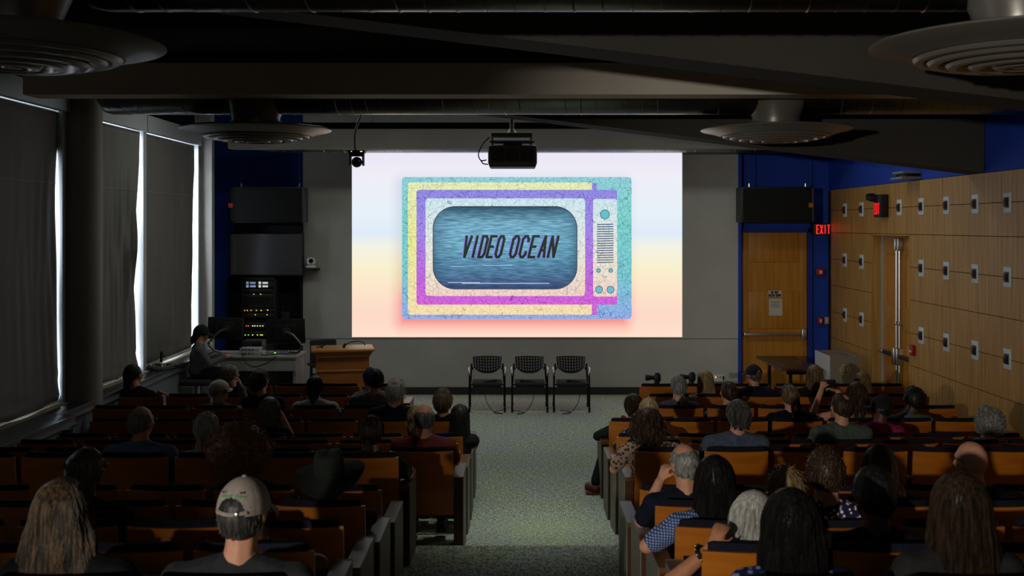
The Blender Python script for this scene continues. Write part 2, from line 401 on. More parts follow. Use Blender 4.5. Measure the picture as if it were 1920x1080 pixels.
def diffuser(loc, zr, ztop, label):
    t = thing('ceiling_diffuser', label, 'air vent', (loc[0], loc[1], 0), 0, 'round ceiling air diffusers')
    R = .79
    prof = [(.0, ztop + .12), (.33, ztop + .1), (.25, zr + .13), (.25, zr + .05), (.24, zr + .045)]
    obj('neck', MB().lathe(prof, 40), M_diff, t, 40)
    obj('collar', MB().lathe([(.235, zr + .03), (.268, zr + .03), (.268, zr + .085), (.235, zr + .085)], 40), M_diff, t, 30)
    prof = [(.22, zr + .05), (.5, zr + .03), (.76, zr + .014), (.788, zr + .006), (.79, zr - .004), (.775, zr - .012), (.66, zr - .038), (.575, zr - .066), (.56, zr - .06), (.2, zr - .0)]
    obj('plate', MB().lathe(prof, 72), M_diff, t, 30)
    for k, (ro, dz) in enumerate(((.555, .075), (.48, .094), (.385, .112), (.27, .122), (.15, .126))):
        prof = [(ro, zr - dz + .02), (ro + .004, zr - dz + .005), (ro - .012, zr - dz - .012), (ro - .05, zr - dz - .014), (ro - .065, zr - dz + .004), (ro - .075, zr - dz + .05), (ro - .01, zr - dz + .05), (ro, zr - dz + .02)]
        obj('ring', MB().lathe(prof, 64), M_diff, t, 30)
    obj('hub', MB().lathe([(0, zr - .139), (.05, zr - .137), (.062, zr - .125), (.05, zr - .1), (0, zr - .1)], 32), M_diff, t, 30)
diffuser((-2.75, 11.3), 3.897, 4.09, 'round saucer-shaped air diffuser at the left, beyond the beam')
diffuser((2.757, 11.3), 3.897, 4.09, 'round saucer-shaped air diffuser at the right, beyond the beam')
diffuser((-2.70, 5.72), 3.86, 4.09, 'large air diffuser cut by the top left corner of the picture')
diffuser((2.72, 5.72), 3.86, 4.09, 'large air diffuser cut by the top right corner of the picture')
# ================================================================ the projected picture
def emis(name, build):
    m = bpy.data.materials.new(name); m.use_nodes = True; nt = m.node_tree
    nt.nodes.remove(nt.nodes['Principled BSDF'])
    e = nn(nt, 'ShaderNodeEmission'); e.inputs[1].default_value = SCREEN_GAIN
    nt.links.new(e.outputs[0], nt.nodes['Material Output'].inputs[0])
    tc = nn(nt, 'ShaderNodeTexCoord'); sp = nn(nt, 'ShaderNodeSeparateXYZ'); nt.links.new(tc.outputs['Object'], sp.inputs[0])
    nt.links.new(build(nt, tc, sp), e.inputs[0])
    return m
SZ = YF / FP
def X(px): return (px - CX) * SZ
def Z(py): return HC - (py - CY) * SZ
def math_n(nt, op, a, b=None, clamp=False):
    n = nn(nt, 'ShaderNodeMath', operation=op); n.use_clamp = clamp
    for i, q in enumerate((a, b)):
        if q is None: continue
        if isinstance(q, (int, float)): n.inputs[i].default_value = q
        else: nt.links.new(q, n.inputs[i])
    return n.outputs[0]
def vgrad(nt, sp, stops):                          # stops: (pixel row, colour), top to bottom
    z0, z1 = Z(stops[-1][0]), Z(stops[0][0])
    t = math_n(nt, 'DIVIDE', math_n(nt, 'SUBTRACT', sp.outputs[2], z0), z1 - z0)
    r = nn(nt, 'ShaderNodeValToRGB'); el = r.color_ramp.elements
    while len(el) < len(stops): el.new(.5)
    for k, (py, c) in enumerate(reversed(stops)):
        el[k].position = (Z(py) - z0) / (z1 - z0); el[k].color = rgb(*c)
    nt.links.new(t, r.inputs[0]); return r.outputs[0]
def mixc(nt, fac, a, b, mode='MIX'):
    n = nn(nt, 'ShaderNodeMix', data_type='RGBA', blend_type=mode)
    if isinstance(fac, (int, float)): n.inputs[0].default_value = fac
    else: nt.links.new(fac, n.inputs[0])
    for i, q in ((6, a), (7, b)):
        if isinstance(q, tuple): n.inputs[i].default_value = q
        else: nt.links.new(q, n.inputs[i])
    return n.outputs[2]
def net(nt, tc, base, dark, amt=.75):              # drawn network of fine lines
    out = base
    for sc, w in ((7.5, .018), (13.0, .034), (24.0, .05)):
        mp = nn(nt, 'ShaderNodeMapping'); mp.inputs['Scale'].default_value = (1, 0, 1); mp.inputs['Location'].default_value = (sc, 0, sc * 2)
        nt.links.new(tc.outputs['Object'], mp.inputs[0])
        v = nn(nt, 'ShaderNodeTexVoronoi', feature='DISTANCE_TO_EDGE'); v.inputs['Scale'].default_value = sc
        nt.links.new(mp.outputs[0], v.inputs['Vector'])
        f = math_n(nt, 'SUBTRACT', 1.0, math_n(nt, 'DIVIDE', v.outputs[0], w), True)
        f = math_n(nt, 'MULTIPLY', f, amt * (1 if sc < 15 else .5))
        out = mixc(nt, f, out, dark)
    v = nn(nt, 'ShaderNodeTexVoronoi', feature='F1'); v.inputs['Scale'].default_value = 6.5   # nodes where lines meet
    nt.links.new(mp.outputs[0], v.inputs['Vector'])
    f = math_n(nt, 'SUBTRACT', 1.0, math_n(nt, 'DIVIDE', v.outputs[0], .16), True)
    return mixc(nt, math_n(nt, 'MULTIPLY', f, .8 * amt), out, dark)
def bg_build(nt, tc, sp):
    c = vgrad(nt, sp, [(286, (233, 226, 243)), (330, (236, 235, 244)), (400, (228, 238, 246)), (438, (221, 232, 246)), (462, (240, 240, 226)), (500, (246, 238, 204)), (545, (250, 226, 200)), (590, (250, 214, 198)), (632, (252, 222, 202))])
    dx = math_n(nt, 'MAXIMUM', math_n(nt, 'SUBTRACT', math_n(nt, 'ABSOLUTE', math_n(nt, 'SUBTRACT', sp.outputs[0], X(962))), (X(1170) - X(760)) / 2), 0)
    dz = math_n(nt, 'MAXIMUM', math_n(nt, 'SUBTRACT', math_n(nt, 'ABSOLUTE', math_n(nt, 'SUBTRACT', sp.outputs[2], Z(474))), (Z(345) - Z(600)) / 2), 0)
    d = math_n(nt, 'SQRT', math_n(nt, 'ADD', math_n(nt, 'MULTIPLY', dx, dx), math_n(nt, 'MULTIPLY', dz, dz)))
    f = math_n(nt, 'SUBTRACT', 1.0, math_n(nt, 'DIVIDE', d, .30), True)
    sh = vgrad(nt, sp, [(300, (205, 205, 222)), (430, (196, 212, 226)), (520, (226, 196, 150)), (570, (240, 130, 150)), (632, (246, 150, 130))])
    f = math_n(nt, 'MULTIPLY', math_n(nt, 'POWER', f, 1.6), .9)
    return mixc(nt, f, c, sh)
def teal_build(nt, tc, sp):
    c = vgrad(nt, sp, [(332, (150, 214, 222)), (420, (128, 214, 206)), (520, (128, 206, 214)), (598, (150, 178, 240))])
    return net(nt, tc, c, rgb(36, 74, 110))
def yellow_build(nt, tc, sp):
    return net(nt, tc, vgrad(nt, sp, [(342, (232, 240, 186)), (450, (236, 240, 150)), (590, (250, 226, 178))]), rgb(120, 112, 120), .6)
def purple_build(nt, tc, sp):
    return net(nt, tc, vgrad(nt, sp, [(356, (150, 144, 232)), (430, (166, 140, 236)), (520, (196, 110, 226)), (571, (222, 104, 224))]), rgb(62, 40, 130))
def cream_build(nt, tc, sp):
    return net(nt, tc, vgrad(nt, sp, [(372, (208, 234, 242)), (440, (228, 236, 232)), (500, (240, 232, 212)), (556, (246, 214, 196))]), rgb(96, 110, 140), .65)
def tube_build(nt, tc, sp):
    c = vgrad(nt, sp, [(388, (62, 102, 122)), (420, (124, 178, 202)), (460, (120, 178, 200)), (500, (92, 140, 170)), (541, (74, 84, 132))])
    mp = nn(nt, 'ShaderNodeMapping'); mp.inputs['Scale'].default_value = (5, 1, 60); nt.links.new(tc.outputs['Object'], mp.inputs[0])
    nz = nn(nt, 'ShaderNodeTexNoise'); nz.inputs['Scale'].default_value = 1; nz.inputs['Detail'].default_value = 3; nt.links.new(mp.outputs[0], nz.inputs[0])
    r = nn(nt, 'ShaderNodeValToRGB'); r.color_ramp.elements[0].position = .36; r.color_ramp.elements[1].position = .66
    r.color_ramp.elements[0].color = (.5, .55, .6, 1); r.color_ramp.elements[1].color = (1.25, 1.25, 1.25, 1); nt.links.new(nz.outputs[0], r.inputs[0])
    c = mixc(nt, 1.0, c, r.outputs[0], 'MULTIPLY')
    # darker towards the edge of the drawn tube
    dx = math_n(nt, 'DIVIDE', math_n(nt, 'ABSOLUTE', math_n(nt, 'SUBTRACT', sp.outputs[0], X(947))), (X(1081) - X(813)) / 2)
    dz = math_n(nt, 'DIVIDE', math_n(nt, 'ABSOLUTE', math_n(nt, 'SUBTRACT', sp.outputs[2], Z(464.5))), (Z(388) - Z(541)) / 2)
    f = math_n(nt, 'POWER', math_n(nt, 'MAXIMUM', dx, dz), 7.0)
    return mixc(nt, math_n(nt, 'MULTIPLY', f, .6), c, rgb(40, 70, 96))
scr = thing('projection_screen', 'bright projected picture of a drawn television set reading VIDEO OCEAN', 'screen', (0, 0, 0))
def layer(name, poly, depth, m, parent, label=None):
    y = YF - depth
    mb = MB(); mb.prism([(X(a), Z(b)) for a, b in poly], .0015, Matrix.Translation((0, y, 0)))
    return obj(name, mb, m, parent, None, label)
def rr(x0, x1, y0, y1, r, n=6): return rrect(x0, x1, y0, y1, r, n)
layer('picture_ground', [(660, 286.5), (1279, 286.5), (1279, 632.5), (660, 632.5)], .004, emis('picture_ground', bg_build), scr, 'pale pastel ground of the picture')
tv = layer('television_outer_frame', rr(754, 1184, 332, 598, 6), .006, emis('picture_teal', teal_build), scr, 'teal outer frame of the drawn television')
layer('yellow_frame', rr(765, 1111, 342, 590, 5), .009, emis('picture_yellow', yellow_build), tv)
layer('yellow_frame_end', [(1110, 343), (1119, 343), (1119, 590), (1110, 590)], .0095, emis('picture_purple_end', purple_build), tv)
layer('purple_frame', rr(781, 1157, 356, 571, 5), .012, emis('picture_purple', purple_build), tv)
layer('bezel', rr(798, 1097, 372, 555, 6), .015, emis('picture_cream', cream_build), tv)
M_tube = emis('picture_tube', tube_build)
layer('tube_outline', rr(811.5, 1082.5, 386.5, 542.5, 42, 12), .0165, emis('picture_tube_edge', lambda nt, tc, sp: vgrad(nt, sp, [(388, (60, 66, 76)), (541, (70, 66, 96))])), tv)
layer('tube', rr(813, 1081, 388, 541, 40, 12), .018, M_tube, tv)
pn = layer('control_panel', rr(1112, 1157, 373, 556, 5), .0155, emis('picture_panel', cream_build), tv)
M_knob = emis('picture_knob', lambda nt, tc, sp: vgrad(nt, sp, [(390, (96, 190, 196)), (560, (110, 186, 204))]))
M_ink = emis('picture_ink', lambda nt, tc, sp: vgrad(nt, sp, [(390, (60, 88, 116)), (560, (80, 84, 116))]))
for (kx, ky, kr) in ((1134, 402, 8), (1122, 507, 3), (1145, 507, 3), (1123, 543, 6), (1144.5, 543, 6)):
    layer('knob_outline', [(kx + (kr + 1.2) * math.cos(2 * PI * k / 20), ky + (kr + 1.2) * math.sin(2 * PI * k / 20)) for k in range(20)], .0185, M_ink, pn)
    layer('knob', [(kx + kr * math.cos(2 * PI * k / 20), ky + kr * math.sin(2 * PI * k / 20)) for k in range(20)], .0205, M_knob, pn)
for k in range(17):
    y = 420 + k * 4.45
    layer('speaker_line', [(1119, y), (1150, y - .6), (1150, y + 1.2), (1119, y + 1.8)], .0185, M_ink, pn)
M_let = emis('picture_lettering', lambda nt, tc, sp: vgrad(nt, sp, [(438, (48, 58, 46)), (486, (36, 48, 36))]))
M_gho = emis('picture_lettering_ghost', lambda nt, tc, sp: vgrad(nt, sp, [(438, (126, 132, 222)), (486, (140, 130, 226))]))
for dx, dep, m, nm, wd in ((-1.8, .020, M_gho, 'lettering_shadow', 5.6), (0, .0225, M_let, 'lettering', 4.8)):
    P0 = Matrix.Translation((0, YF - dep, 0))
    lt = letters('VIDEO', X(866 + dx), Z(482), 9.6 * SZ, 39 * SZ, 5.9 * SZ, wd * SZ, .0012, .24, P0)
    l2 = letters('OCEAN', X(955 + dx), Z(482), 10.6 * SZ, 39 * SZ, 7.4 * SZ, wd * SZ, .0012, .24, P0)
    lt.add(l2.v, l2.f); obj(nm, lt, m, tv, None, 'dark slanted lettering VIDEO OCEAN' if dx == 0 else None)
for (x0, x1, y, h) in ((840, 900, 529, 1.1), (866, 1030, 530.5, 1.3), (905, 960, 497, .8), (846, 872, 499, .7)):
    layer('scan_line', [(x0, y), (x1, y), (x1, y + h), (x0, y + h)], .0195, emis('picture_scan', lambda nt, tc, sp: vgrad(nt, sp, [(400, (200, 224, 240)), (540, (190, 210, 240))])) if 'picture_scan' not in bpy.data.materials else bpy.data.materials['picture_scan'], tv)
layer('picture_edge', [(660, 632), (1279, 632), (1279, 634), (660, 634)], .006, mat('screen_edge', rgb(190, 188, 184), .6), scr)

# ================================================================ things along the front wall
def speaker(px0, px1, py0, py1, Y, label, yaw, badge):
    a = W(px0, py1, Y); b = W(px1, py0, Y); w, h = b.x - a.x, b.z - a.z
    t = thing('loudspeaker', label, 'speaker', ((a.x + b.x) / 2, Y, a.z), yaw, 'black loudspeakers hung beside the screen')
    obj('cabinet', MB().rbox(-w / 2, w / 2, .03, .5, 0, h, .02), M_black, t)
    obj('grille', MB().rbox(-w / 2 + .03, w / 2 - .03, -.01, .05, .025, h - .025, .025, 3), mat('speaker_cloth', rgb(14, 14, 14), .9, bump=.3, scale=(200, 200, 200)), t)
    obj('end_cap', MB().rbox(w / 2 - .035, w / 2 + .005, .0, .4, .01, h - .01, .012), mat('speaker_grey', rgb(44, 44, 44), .5), t)
    obj('badge', MB().box(badge - .035, badge + .035, -.016, -.01, h * .42, h * .54), mat('speaker_badge_' + ('red' if badge < 0 else 'amber'), rgb(190, 60, 40) if badge < 0 else rgb(160, 96, 30), .5), t, None)
    for x in (-w * .36, w * .42):
        obj('hanging_cable', MB().tube([(x, .2, h), (x, .2, 4.84 - a.z)], .006, 6), M_black, t)
        obj('eye_bolt', MB().tube([(x, .2, h - .01), (x, .2, h + .06)], .012, 6), M_metal, t)
speaker(428, 568, 350, 418, 17.55, 'black loudspeaker hung above the dark wall television', .03, -.57)
speaker(1390, 1526, 350, 417, 17.5, 'black loudspeaker hung above the single yellow door', -.03, .54)
# wall television, its mount, the rack niche below
a, b = W(430, 518, 17.95), W(569, 437, 17.95)
t = thing('wall_television', 'switched off wall television with a brushed dark face, left of the screen', 'television', ((a.x + b.x) / 2, 17.95, a.z), -.012)
w, h = b.x - a.x, b.z - a.z
obj('case', MB().rbox(-w / 2, w / 2, 0, .08, 0, h, .01), M_black, t)
obj('display', MB().box(-w / 2 + .015, w / 2 - .015, -.004, .004, .03, h - .015), mat('television_glass', rgb(120, 120, 124), .17, metal=.8), t, None)
obj('mount_plate', MB().box(-w / 2 + .05, w / 2 - .03, .12, .16, h * .5, h + .13), M_black, t, None)
obj('mount_arm', MB().box(-.15, .15, .07, .45, h * .3, h * .6), M_black, t, None)
a, b = W(490, 431, 18.38), W(500, 420, 18.38)
tag(obj('wall_plate', MB().rbox(a.x, b.x, 18.36, 18.425, a.z, b.z, .008), M_white), 'small white wall plate between loudspeaker and television', 'wall plate')
a, b = W(433, 760, 18.3), W(567, 519, 18.3)
t = thing('rack_niche', 'black closet opening behind the control desk', 'closet', (a.x, 18.0, 0)); w = b.x - a.x
obj('back', MB().box(0, w, .36, .41, 0, b.z), mat('niche_black', rgb(9, 9, 10), .8), t, None)
obj('side', MB().box(-.02, .0, .1, .41, 0, b.z), MATS['niche_black'], t, None); obj('side', MB().box(w, w + .02, .1, .41, 0, b.z), MATS['niche_black'], t, None)
obj('wall_box', MB().rbox(w * .70, w * .82, .30, .36, 1.22, 1.40, .008), mat('niche_grey', rgb(52, 52, 52), .6), t)
obj('conduit', MB().tube([(w * .82, .33, 1.34), (w, .33, 1.34)], .01, 6), MATS['niche_grey'], t)
obj('conduit', MB().tube([(w * .72, .33, 1.40), (w * .72, .33, 1.5)], .012, 6), M_metal, t)
a, b = W(453, 700, 17.75), W(516, 521, 17.75)
t = thing('equipment_rack', 'black rack of electronics with small coloured lights behind the desk', 'rack', ((a.x + b.x) / 2, 17.75, 0)); w = b.x - a.x; H = b.z
for sx in (-1, 1): obj('rail', MB().box(sx * w / 2 - .025 * (sx > 0) - (.0 if sx > 0 else 0), sx * w / 2 + .025 * (sx < 0), 0, .24, 0, H), mat('rack_black', rgb(24, 24, 25), .5), t, None)
obj('top', MB().box(-w / 2, w / 2, 0, .24, H - .03, H), MATS['rack_black'], t, None)
def zpx(py, Y): return HC - (py - CY) * Y / FP
def led(parent, x, z, c, s=.008):
    nm = 'led_%d_%d_%d' % c
    m = mat(nm, rgb(*c), .4, emit=2.2)
    obj('indicator', MB().box(x - s, x + s, -.012, -.004, z - s * .8, z + s * .8), m, parent, None)
def unit(name, y0, y1, leds=(), m=None):
    z0, z1 = zpx(y1, 17.75), zpx(y0, 17.75)
    u = obj(name, MB().rbox(-w / 2 + .03, w / 2 - .03, -.004, .22, z0 + .004, z1 - .004, .004), m or MATS['rack_black'], t)
    for (px, py, c) in leds: led(u, (px - 484.5) * 17.75 / FP, zpx(py, 17.75), c)
    return u
u = unit('preview_monitor', 526, 540)
for i in range(4):
    x0 = -.20 + (i % 2) * .205; z0 = zpx(539 - (i // 2) * 6.3, 17.75)
    m = mat('monitor_glow_%d' % i, rgb(*((150, 160, 190), (215, 215, 220), (120, 150, 190), (225, 225, 215))[i]), .4, emit=.55)
    obj('mini_screen', MB().box(x0, x0 + .04, -.012, -.004, z0, z0 + .042), m, u, None)
    obj('mini_screen', MB().box(x0 + .065, x0 + .155, -.012, -.004, z0 + .004, z0 + .036), m, u, None)
unit('blank_plate', 541, 549)
u = unit('video_server', 550, 577, [(489, 551.5, (230, 150, 80)), (476, 551.5, (140, 150, 150))])
obj('server_door', MB().box(-.20, .20, -.014, -.004, zpx(573, 17.75), zpx(556, 17.75)), mat('server_face', rgb(14, 14, 15), .3), u, None)
unit('amplifier', 578, 585, [(459, 582, (220, 130, 40)), (464, 582, (210, 150, 60)), (471, 582, (200, 140, 50)), (481, 582, (200, 150, 60)), (490, 582, (230, 190, 60)), (502, 581.5, (230, 200, 80))])
unit('amplifier', 586, 596, [(479, 590, (200, 150, 50)), (501, 590, (200, 150, 50))])
unit('switcher', 604, 615, [(462, 611, (240, 60, 40)), (466, 611, (240, 90, 40)), (474, 611, (210, 220, 190)), (478, 611, (200, 210, 180)), (483, 611, (220, 210, 150)), (488, 611, (200, 220, 60)), (493, 611, (220, 230, 60))])
unit('network_switch', 620, 632, [(460, 628, (120, 220, 60)), (466, 628, (110, 210, 70)), (474, 628, (190, 220, 70)), (483, 628, (160, 220, 60)), (489, 628, (200, 230, 70)), (492, 628, (200, 230, 70))])
u = unit('patch_panel', 640, 720, [(501, 665, (200, 220, 60)), (501, 671, (220, 210, 60)), (502, 690, (240, 150, 40)), (500, 700, (220, 200, 60)), (500, 708, (210, 180, 60)), (499, 714, (230, 150, 40))])
# small camera on the wall right of the television
p = W(583, 503, 18.0)
t = thing('wall_camera', 'small white robotic camera on a black wall shelf', 'camera', (p.x, 18.02, p.z))
obj('shelf', MB().rbox(-.125, .125, -.12, .17, -.035, -.0, .006), M_black, t)
obj('base', MB().rbox(-.075, .075, -.07, .07, .0, .05, .02), M_white, t)
obj('head', MB().rbox(-.07, .07, -.065, .065, .05, .18, .045, 4), M_white, t)
obj('lens', MB().lathe([(0, -.085), (.036, -.085), (.04, -.05), (0, -.05)], 20, (.01, 0, .125), False, 'y'), M_black_gl, t)
# outlet plate low on the front wall
p = W(1349, 709, YF)
t = thing('outlet_plate', 'white outlet plate with a glowing amber dot on the front wall', 'outlet', (p.x, YF, p.z))
obj('plate', MB().rbox(-.10, .10, -.012, .014, -.06, .06, .005), M_white, t)
obj('indicator', MB().box(-.075, -.058, -.016, -.010, .01, .026), mat('outlet_amber', rgb(255, 150, 50), .4, emit=2.5), t, None)
for x, r in ((-.03, .009), (.015, .012)): obj('socket', MB().lathe([(0, -.015), (r, -.015), (r, 0), (0, 0)], 12, (x, 0, .018), False, 'y'), M_black, t)
obj('plug', MB().rbox(.05, .075, -.04, -.01, -.03, .04, .005), M_black, t)

# single door in the right-hand blue bay
YD = 18.36
a, b = W(1391, 742, YD), W(1513, 436, YD)
d = bpy.data.objects.new('door_1', None); C.objects.link(d); d['kind'] = 'structure'; d['label'] = 'single yellow wooden door with a push bar beneath the loudspeaker'
x0, x1, zt = a.x, b.x, b.z
obj('leaf', MB().box(x0, x1, YD + .02, YD + .06, .01, zt), M_wood_door, d, None)
for (u0, u1, v0, v1) in ((0, .1, 0, 1), (.9, 1, 0, 1), (.1, .9, .815, 1), (.1, .9, .40, .63), (.1, .9, 0, .15)):
    obj('stile', MB().rbox(x0 + (x1 - x0) * u0, x0 + (x1 - x0) * u1, YD, YD + .03, .01 + (zt - .01) * v0, .01 + (zt - .01) * v1, .006), M_wood_door, d)
M_bframe = mat('door_frame_blue', rgb(20, 46, 140), .6)
obj('door_frame', MB().box(x0 - .05, x0 - .004, YD - .05, 18.43, 0, zt + .07), M_bframe, d, None)
obj('door_frame', MB().box(x1 + .004, x1 + .08, YD - .05, 18.43, 0, zt + .07), M_bframe, d, None)
obj('door_frame', MB().box(x0 - .05, x1 + .08, YD - .05, 18.43, zt + .004, zt + .07), M_bframe, d, None)
zb = zpx(626.5, YD)
M_bar = mat('push_bar_metal', rgb(150, 144, 128), .35, metal=.8)
pb = obj('push_bar', MB().rbox(x0 + .03, x1 - .04, YD - .10, YD - .04, zb - .025, zb + .025, .01), M_bar, d)
obj('bar_latch', MB().rbox(x1 - .11, x1 - .03, YD - .11, YD, zb - .09, zb + .10, .01), M_metal, pb)
obj('bar_end', MB().rbox(x0 + .02, x0 + .06, YD - .09, YD, zb - .035, zb + .035, .01), M_metal, pb)
a, b = W(1441, 557, YD - .02), W(1466, 545, YD - .02)
ns = tag(obj('door_notice', MB().box(a.x, b.x, YD - .012, YD - .004, a.z, b.z), mat('notice_paper', rgb(196, 192, 178), .8), None, None), 'small printed notice DO NOT BLOCK DOOR on the yellow door', 'notice')
T = Matrix.Translation((0, YD - .016, 0)); cw = (b.x - a.x) / 11
obj('lettering', letters('DO NOT', a.x + cw * 2.2, a.z + .062, cw * .7, .036, cw * .35, .009, .002, 0, T), M_black, ns, None)
obj('lettering', letters('BLOCK DOOR', a.x + cw * .35, a.z + .012, cw * .7, .036, cw * .35, .009, .002, 0, T, cw * .6), M_black, ns, None)
a, b = W(1442, 592, YD - .02), W(1467, 560, YD - .02)
ns = tag(obj('posted_sheet', MB().box(a.x, b.x, YD - .010, YD - .004, a.z, b.z), MATS['notice_paper'], None, None), 'plain sheet of paper taped to the yellow door below the notice', 'paper')
for k in range(5): obj('text_line', MB().box(a.x + .03, b.x - .03 - .02 * (k % 3), YD - .0125, YD - .0095, b.z - .05 - k * .024, b.z - .042 - k * .024), mat('print_grey', rgb(120, 118, 112), .8), ns, None)
# lit exit sign on the blue wall
a, b = W(1525, 441, 18.2), W(1557, 419, 18.2)
M_exit = mat('exit_glow', rgb(255, 24, 30), .4, emit=3.0)
t = thing('exit_sign', 'lit red EXIT sign above the door corner on the blue wall', 'exit sign', (a.x, 18.2, a.z)); w, h = b.x - a.x, b.z - a.z
obj('case', MB().rbox(0, w, .004, .22, 0, h, .008), M_black, t)
obj('face', MB().box(.012, w - .008, -.001, .006, .012, h - .012), mat('exit_face', rgb(70, 60, 40), .5), t, None)
obj('lettering', letters('EXIT', .058, .03, .036, h - .06, .026, .012, .004, 0, Matrix.Translation((0, -.006, 0))), M_exit, t, None)
# alarm and switch boxes on the blue wall strip
for (px, py, w2, h2, lab) in ((1537, 510, .075, .065, 'red fire strobe box with pale window on the blue wall'), (1537, 601, .05, .065, 'red fire alarm pull box low on the blue wall')):
    p = W(px, py, 18.4); t = thing('fire_alarm_box', lab, 'fire alarm', (p.x, 18.4, p.z), 0, 'fire alarm boxes on the blue wall')
    obj('case', MB().rbox(-w2, w2, -.06, .02, -h2, h2, .012), M_red, t)
    obj('window', MB().rbox(-w2 * .35, w2 * .35, -.075, -.05, -h2 * .5, h2 * .5, .006), M_white, t)
p = W(1550, 601, 18.4)
t = thing('light_switch', 'pale double light switch beside the lower fire alarm box', 'switch', (p.x, 18.4, p.z))
obj('plate', MB().rbox(-.038, .038, -.015, .02, -.06, .06, .005), mat('switch_ivory', rgb(176, 166, 140), .5), t)
obj('rocker', MB().rbox(-.014, .014, -.022, -.01, -.03, .03, .003), M_white, t)

# ================================================================ right wall furniture
# small boxes on pale plates, at the panel joints
COLY = [17.39, 16.55, 15.72, 14.92, 14.11, 13.29, 12.46, 11.64]
M_plate = mat('fixture_plate', rgb(204, 214, 220), .5); M_fix = mat('fixture_brown', rgb(58, 38, 30), .45); M_fix2 = mat('fixture_brown_dark', rgb(34, 22, 18), .5)
me_p = MB().rbox(-.012, .002, -.085, .085, -.11, .11, .003).mesh('plate', M_plate, 35)
me_a = MB().rbox(-.022, -.010, -.05, .05, -.058, .058, .004).mesh('step_block', M_fix, 35)
me_b = MB().rbox(-.034, -.021, -.036, .036, -.042, .042, .004).mesh('step_block', M_fix2, 35)
me_c = MB().rbox(-.044, -.033, -.024, .024, -.028, .028, .004).mesh('step_block', M_fix, 35)
ORD = ['first', 'second', 'third', 'fourth', 'fifth', 'sixth', 'seventh', 'eighth']
for r, (z, nm) in enumerate(((3.132, 'top'), (2.318, 'middle'), (1.425, 'bottom'))):
    k = 0
    for c, y in enumerate(COLY):
        if r and c in (2, 3): continue
        k += 1
        t = thing('wall_fixture', 'brown stepped box on a pale plate, %s from the front corner in the %s line' % (ORD[k - 1], nm), 'wall box', (XR, y, z), 0, 'stepped boxes on the maple wall')
        for m_, n_ in ((me_p, 'plate'), (me_a, 'step_block'), (me_b, 'step_block'), (me_c, 'step_block')): obj(n_, m_, None, t)
# double door recessed in the maple wall
d = bpy.data.objects.new('door_2', None); C.objects.link(d); d['kind'] = 'structure'; d['label'] = 'double panelled wooden door with silver rods in the maple wall'
xm = XR + .17; ymid = (DY0 + DY1) / 2
obj('jamb', MB().box(XR, XR + .27, DY1 - .025, DY1 - .002, 0, 2.755), M_wood, d, None); obj('jamb', MB().box(XR, XR + .27, DY0 + .002, DY0 + .025, 0, 2.755), M_wood, d, None)
obj('jamb', MB().box(XR, XR + .27, DY0 + .002, DY1 - .002, 2.735, 2.757), M_wood, d, None)
obj('hinge_strip', MB().box(xm - .03, xm + .04, DY1 - .06, DY1 - .026, 0, 2.733), M_frame, d, None)
for (ya, yb) in ((DY0 + .03, ymid - .004), (ymid + .004, DY1 - .062)):
    lf = obj('leaf', MB().box(xm + .02, xm + .06, ya, yb, .01, 2.73), M_wood_door, d, None)
    for (u0, u1, v0, v1) in ((0, .14, 0, 1), (.86, 1, 0, 1), (.14, .86, .9, 1), (.14, .86, .5, .62), (.14, .86, .2, .3), (.14, .86, 0, .08)):
        obj('stile', MB().rbox(xm, xm + .03, ya + (yb - ya) * u0, ya + (yb - ya) * u1, .01 + 2.72 * v0, .01 + 2.72 * v1, .006), M_wood_door, lf)
    yr = ymid + (.06 if ya > ymid else -.06)
    obj('rod', MB().tube([(xm - .05, yr, .05), (xm - .05, yr, 2.62)], .018, 10), M_metal, lf)
    obj('rod_bracket', MB().rbox(xm - .075, xm + .005, yr - .03, yr + .03, 1.45, 1.50, .008), M_metal, lf)
    obj('top_latch', MB().rbox(xm - .09, xm + .005, yr - .045, yr + .045, 2.52, 2.70, .012), M_metal, lf)
    bar = obj('push_bar', MB().rbox(xm - .10, xm - .045, min(yr, ya + .03 if ya < ymid else yr), max(yr, yb - .03 if ya > ymid else yr), .985, 1.035, .01), M_black, lf)
    obj('bar_latch', MB().rbox(xm - .11, xm + .005, yr - .045, yr + .045, .88, 1.13, .012), M_metal, bar)
    ye = ya + .12 if ya < ymid else yb - .12
    obj('bar_end', MB().rbox(xm - .105, xm + .005, ye - .09, ye + .09, .98, 1.04, .01), M_metal, bar)
# second exit sign with twin emergency lamps
t = thing('exit_sign', 'black exit sign with two emergency lamp heads on the maple wall', 'exit sign', (XR, 15.5, 3.0))
obj('case', MB().rbox(-.12, .002, -.14, .14, 0, .33, .01), M_black, t)
B2 = Matrix(((0, 1, 0, -.126), (-1, 0, 0, 0.125), (0, 0, 1, 0), (0, 0, 0, 1)))
obj('face', MB().box(-.123, -.118, -.13, .13, .03, .22), mat('exit_face_dark', rgb(60, 14, 14), .5), t, None)
obj('lettering', letters('EXIT', .02, .05, .035, .15, .022, .013, .003, 0, B2), mat('exit_glow_dim', rgb(220, 18, 24), .4, emit=1.6), t, None)
for k, y in enumerate((.10, .22)):
    lh = obj('lamp_head', MB().lathe([(0, -.07), (.045, -.07), (.055, -.02), (.055, .04), (.03, .06), (0, .06)], 16, (-.13, y, .28 + .02 * k), False, 'x'), M_black, t)
    obj('lamp_neck', MB().tube([(-.10, y, .28), (-.03, y * .6, .26)], .014, 8), M_black, lh)
p = W(1716, 657, 14.35)
t = thing('alarm_pull', 'red alarm pull station beside the double door', 'fire alarm', (XR, 14.37, p.z))
obj('case', MB().rbox(-.05, .002, -.05, .05, -.07, .07, .01), M_red, t); obj('handle', MB().rbox(-.062, -.045, -.03, .03, -.03, .0, .005), M_white, t)
p = W(1711, 330, 14.6)
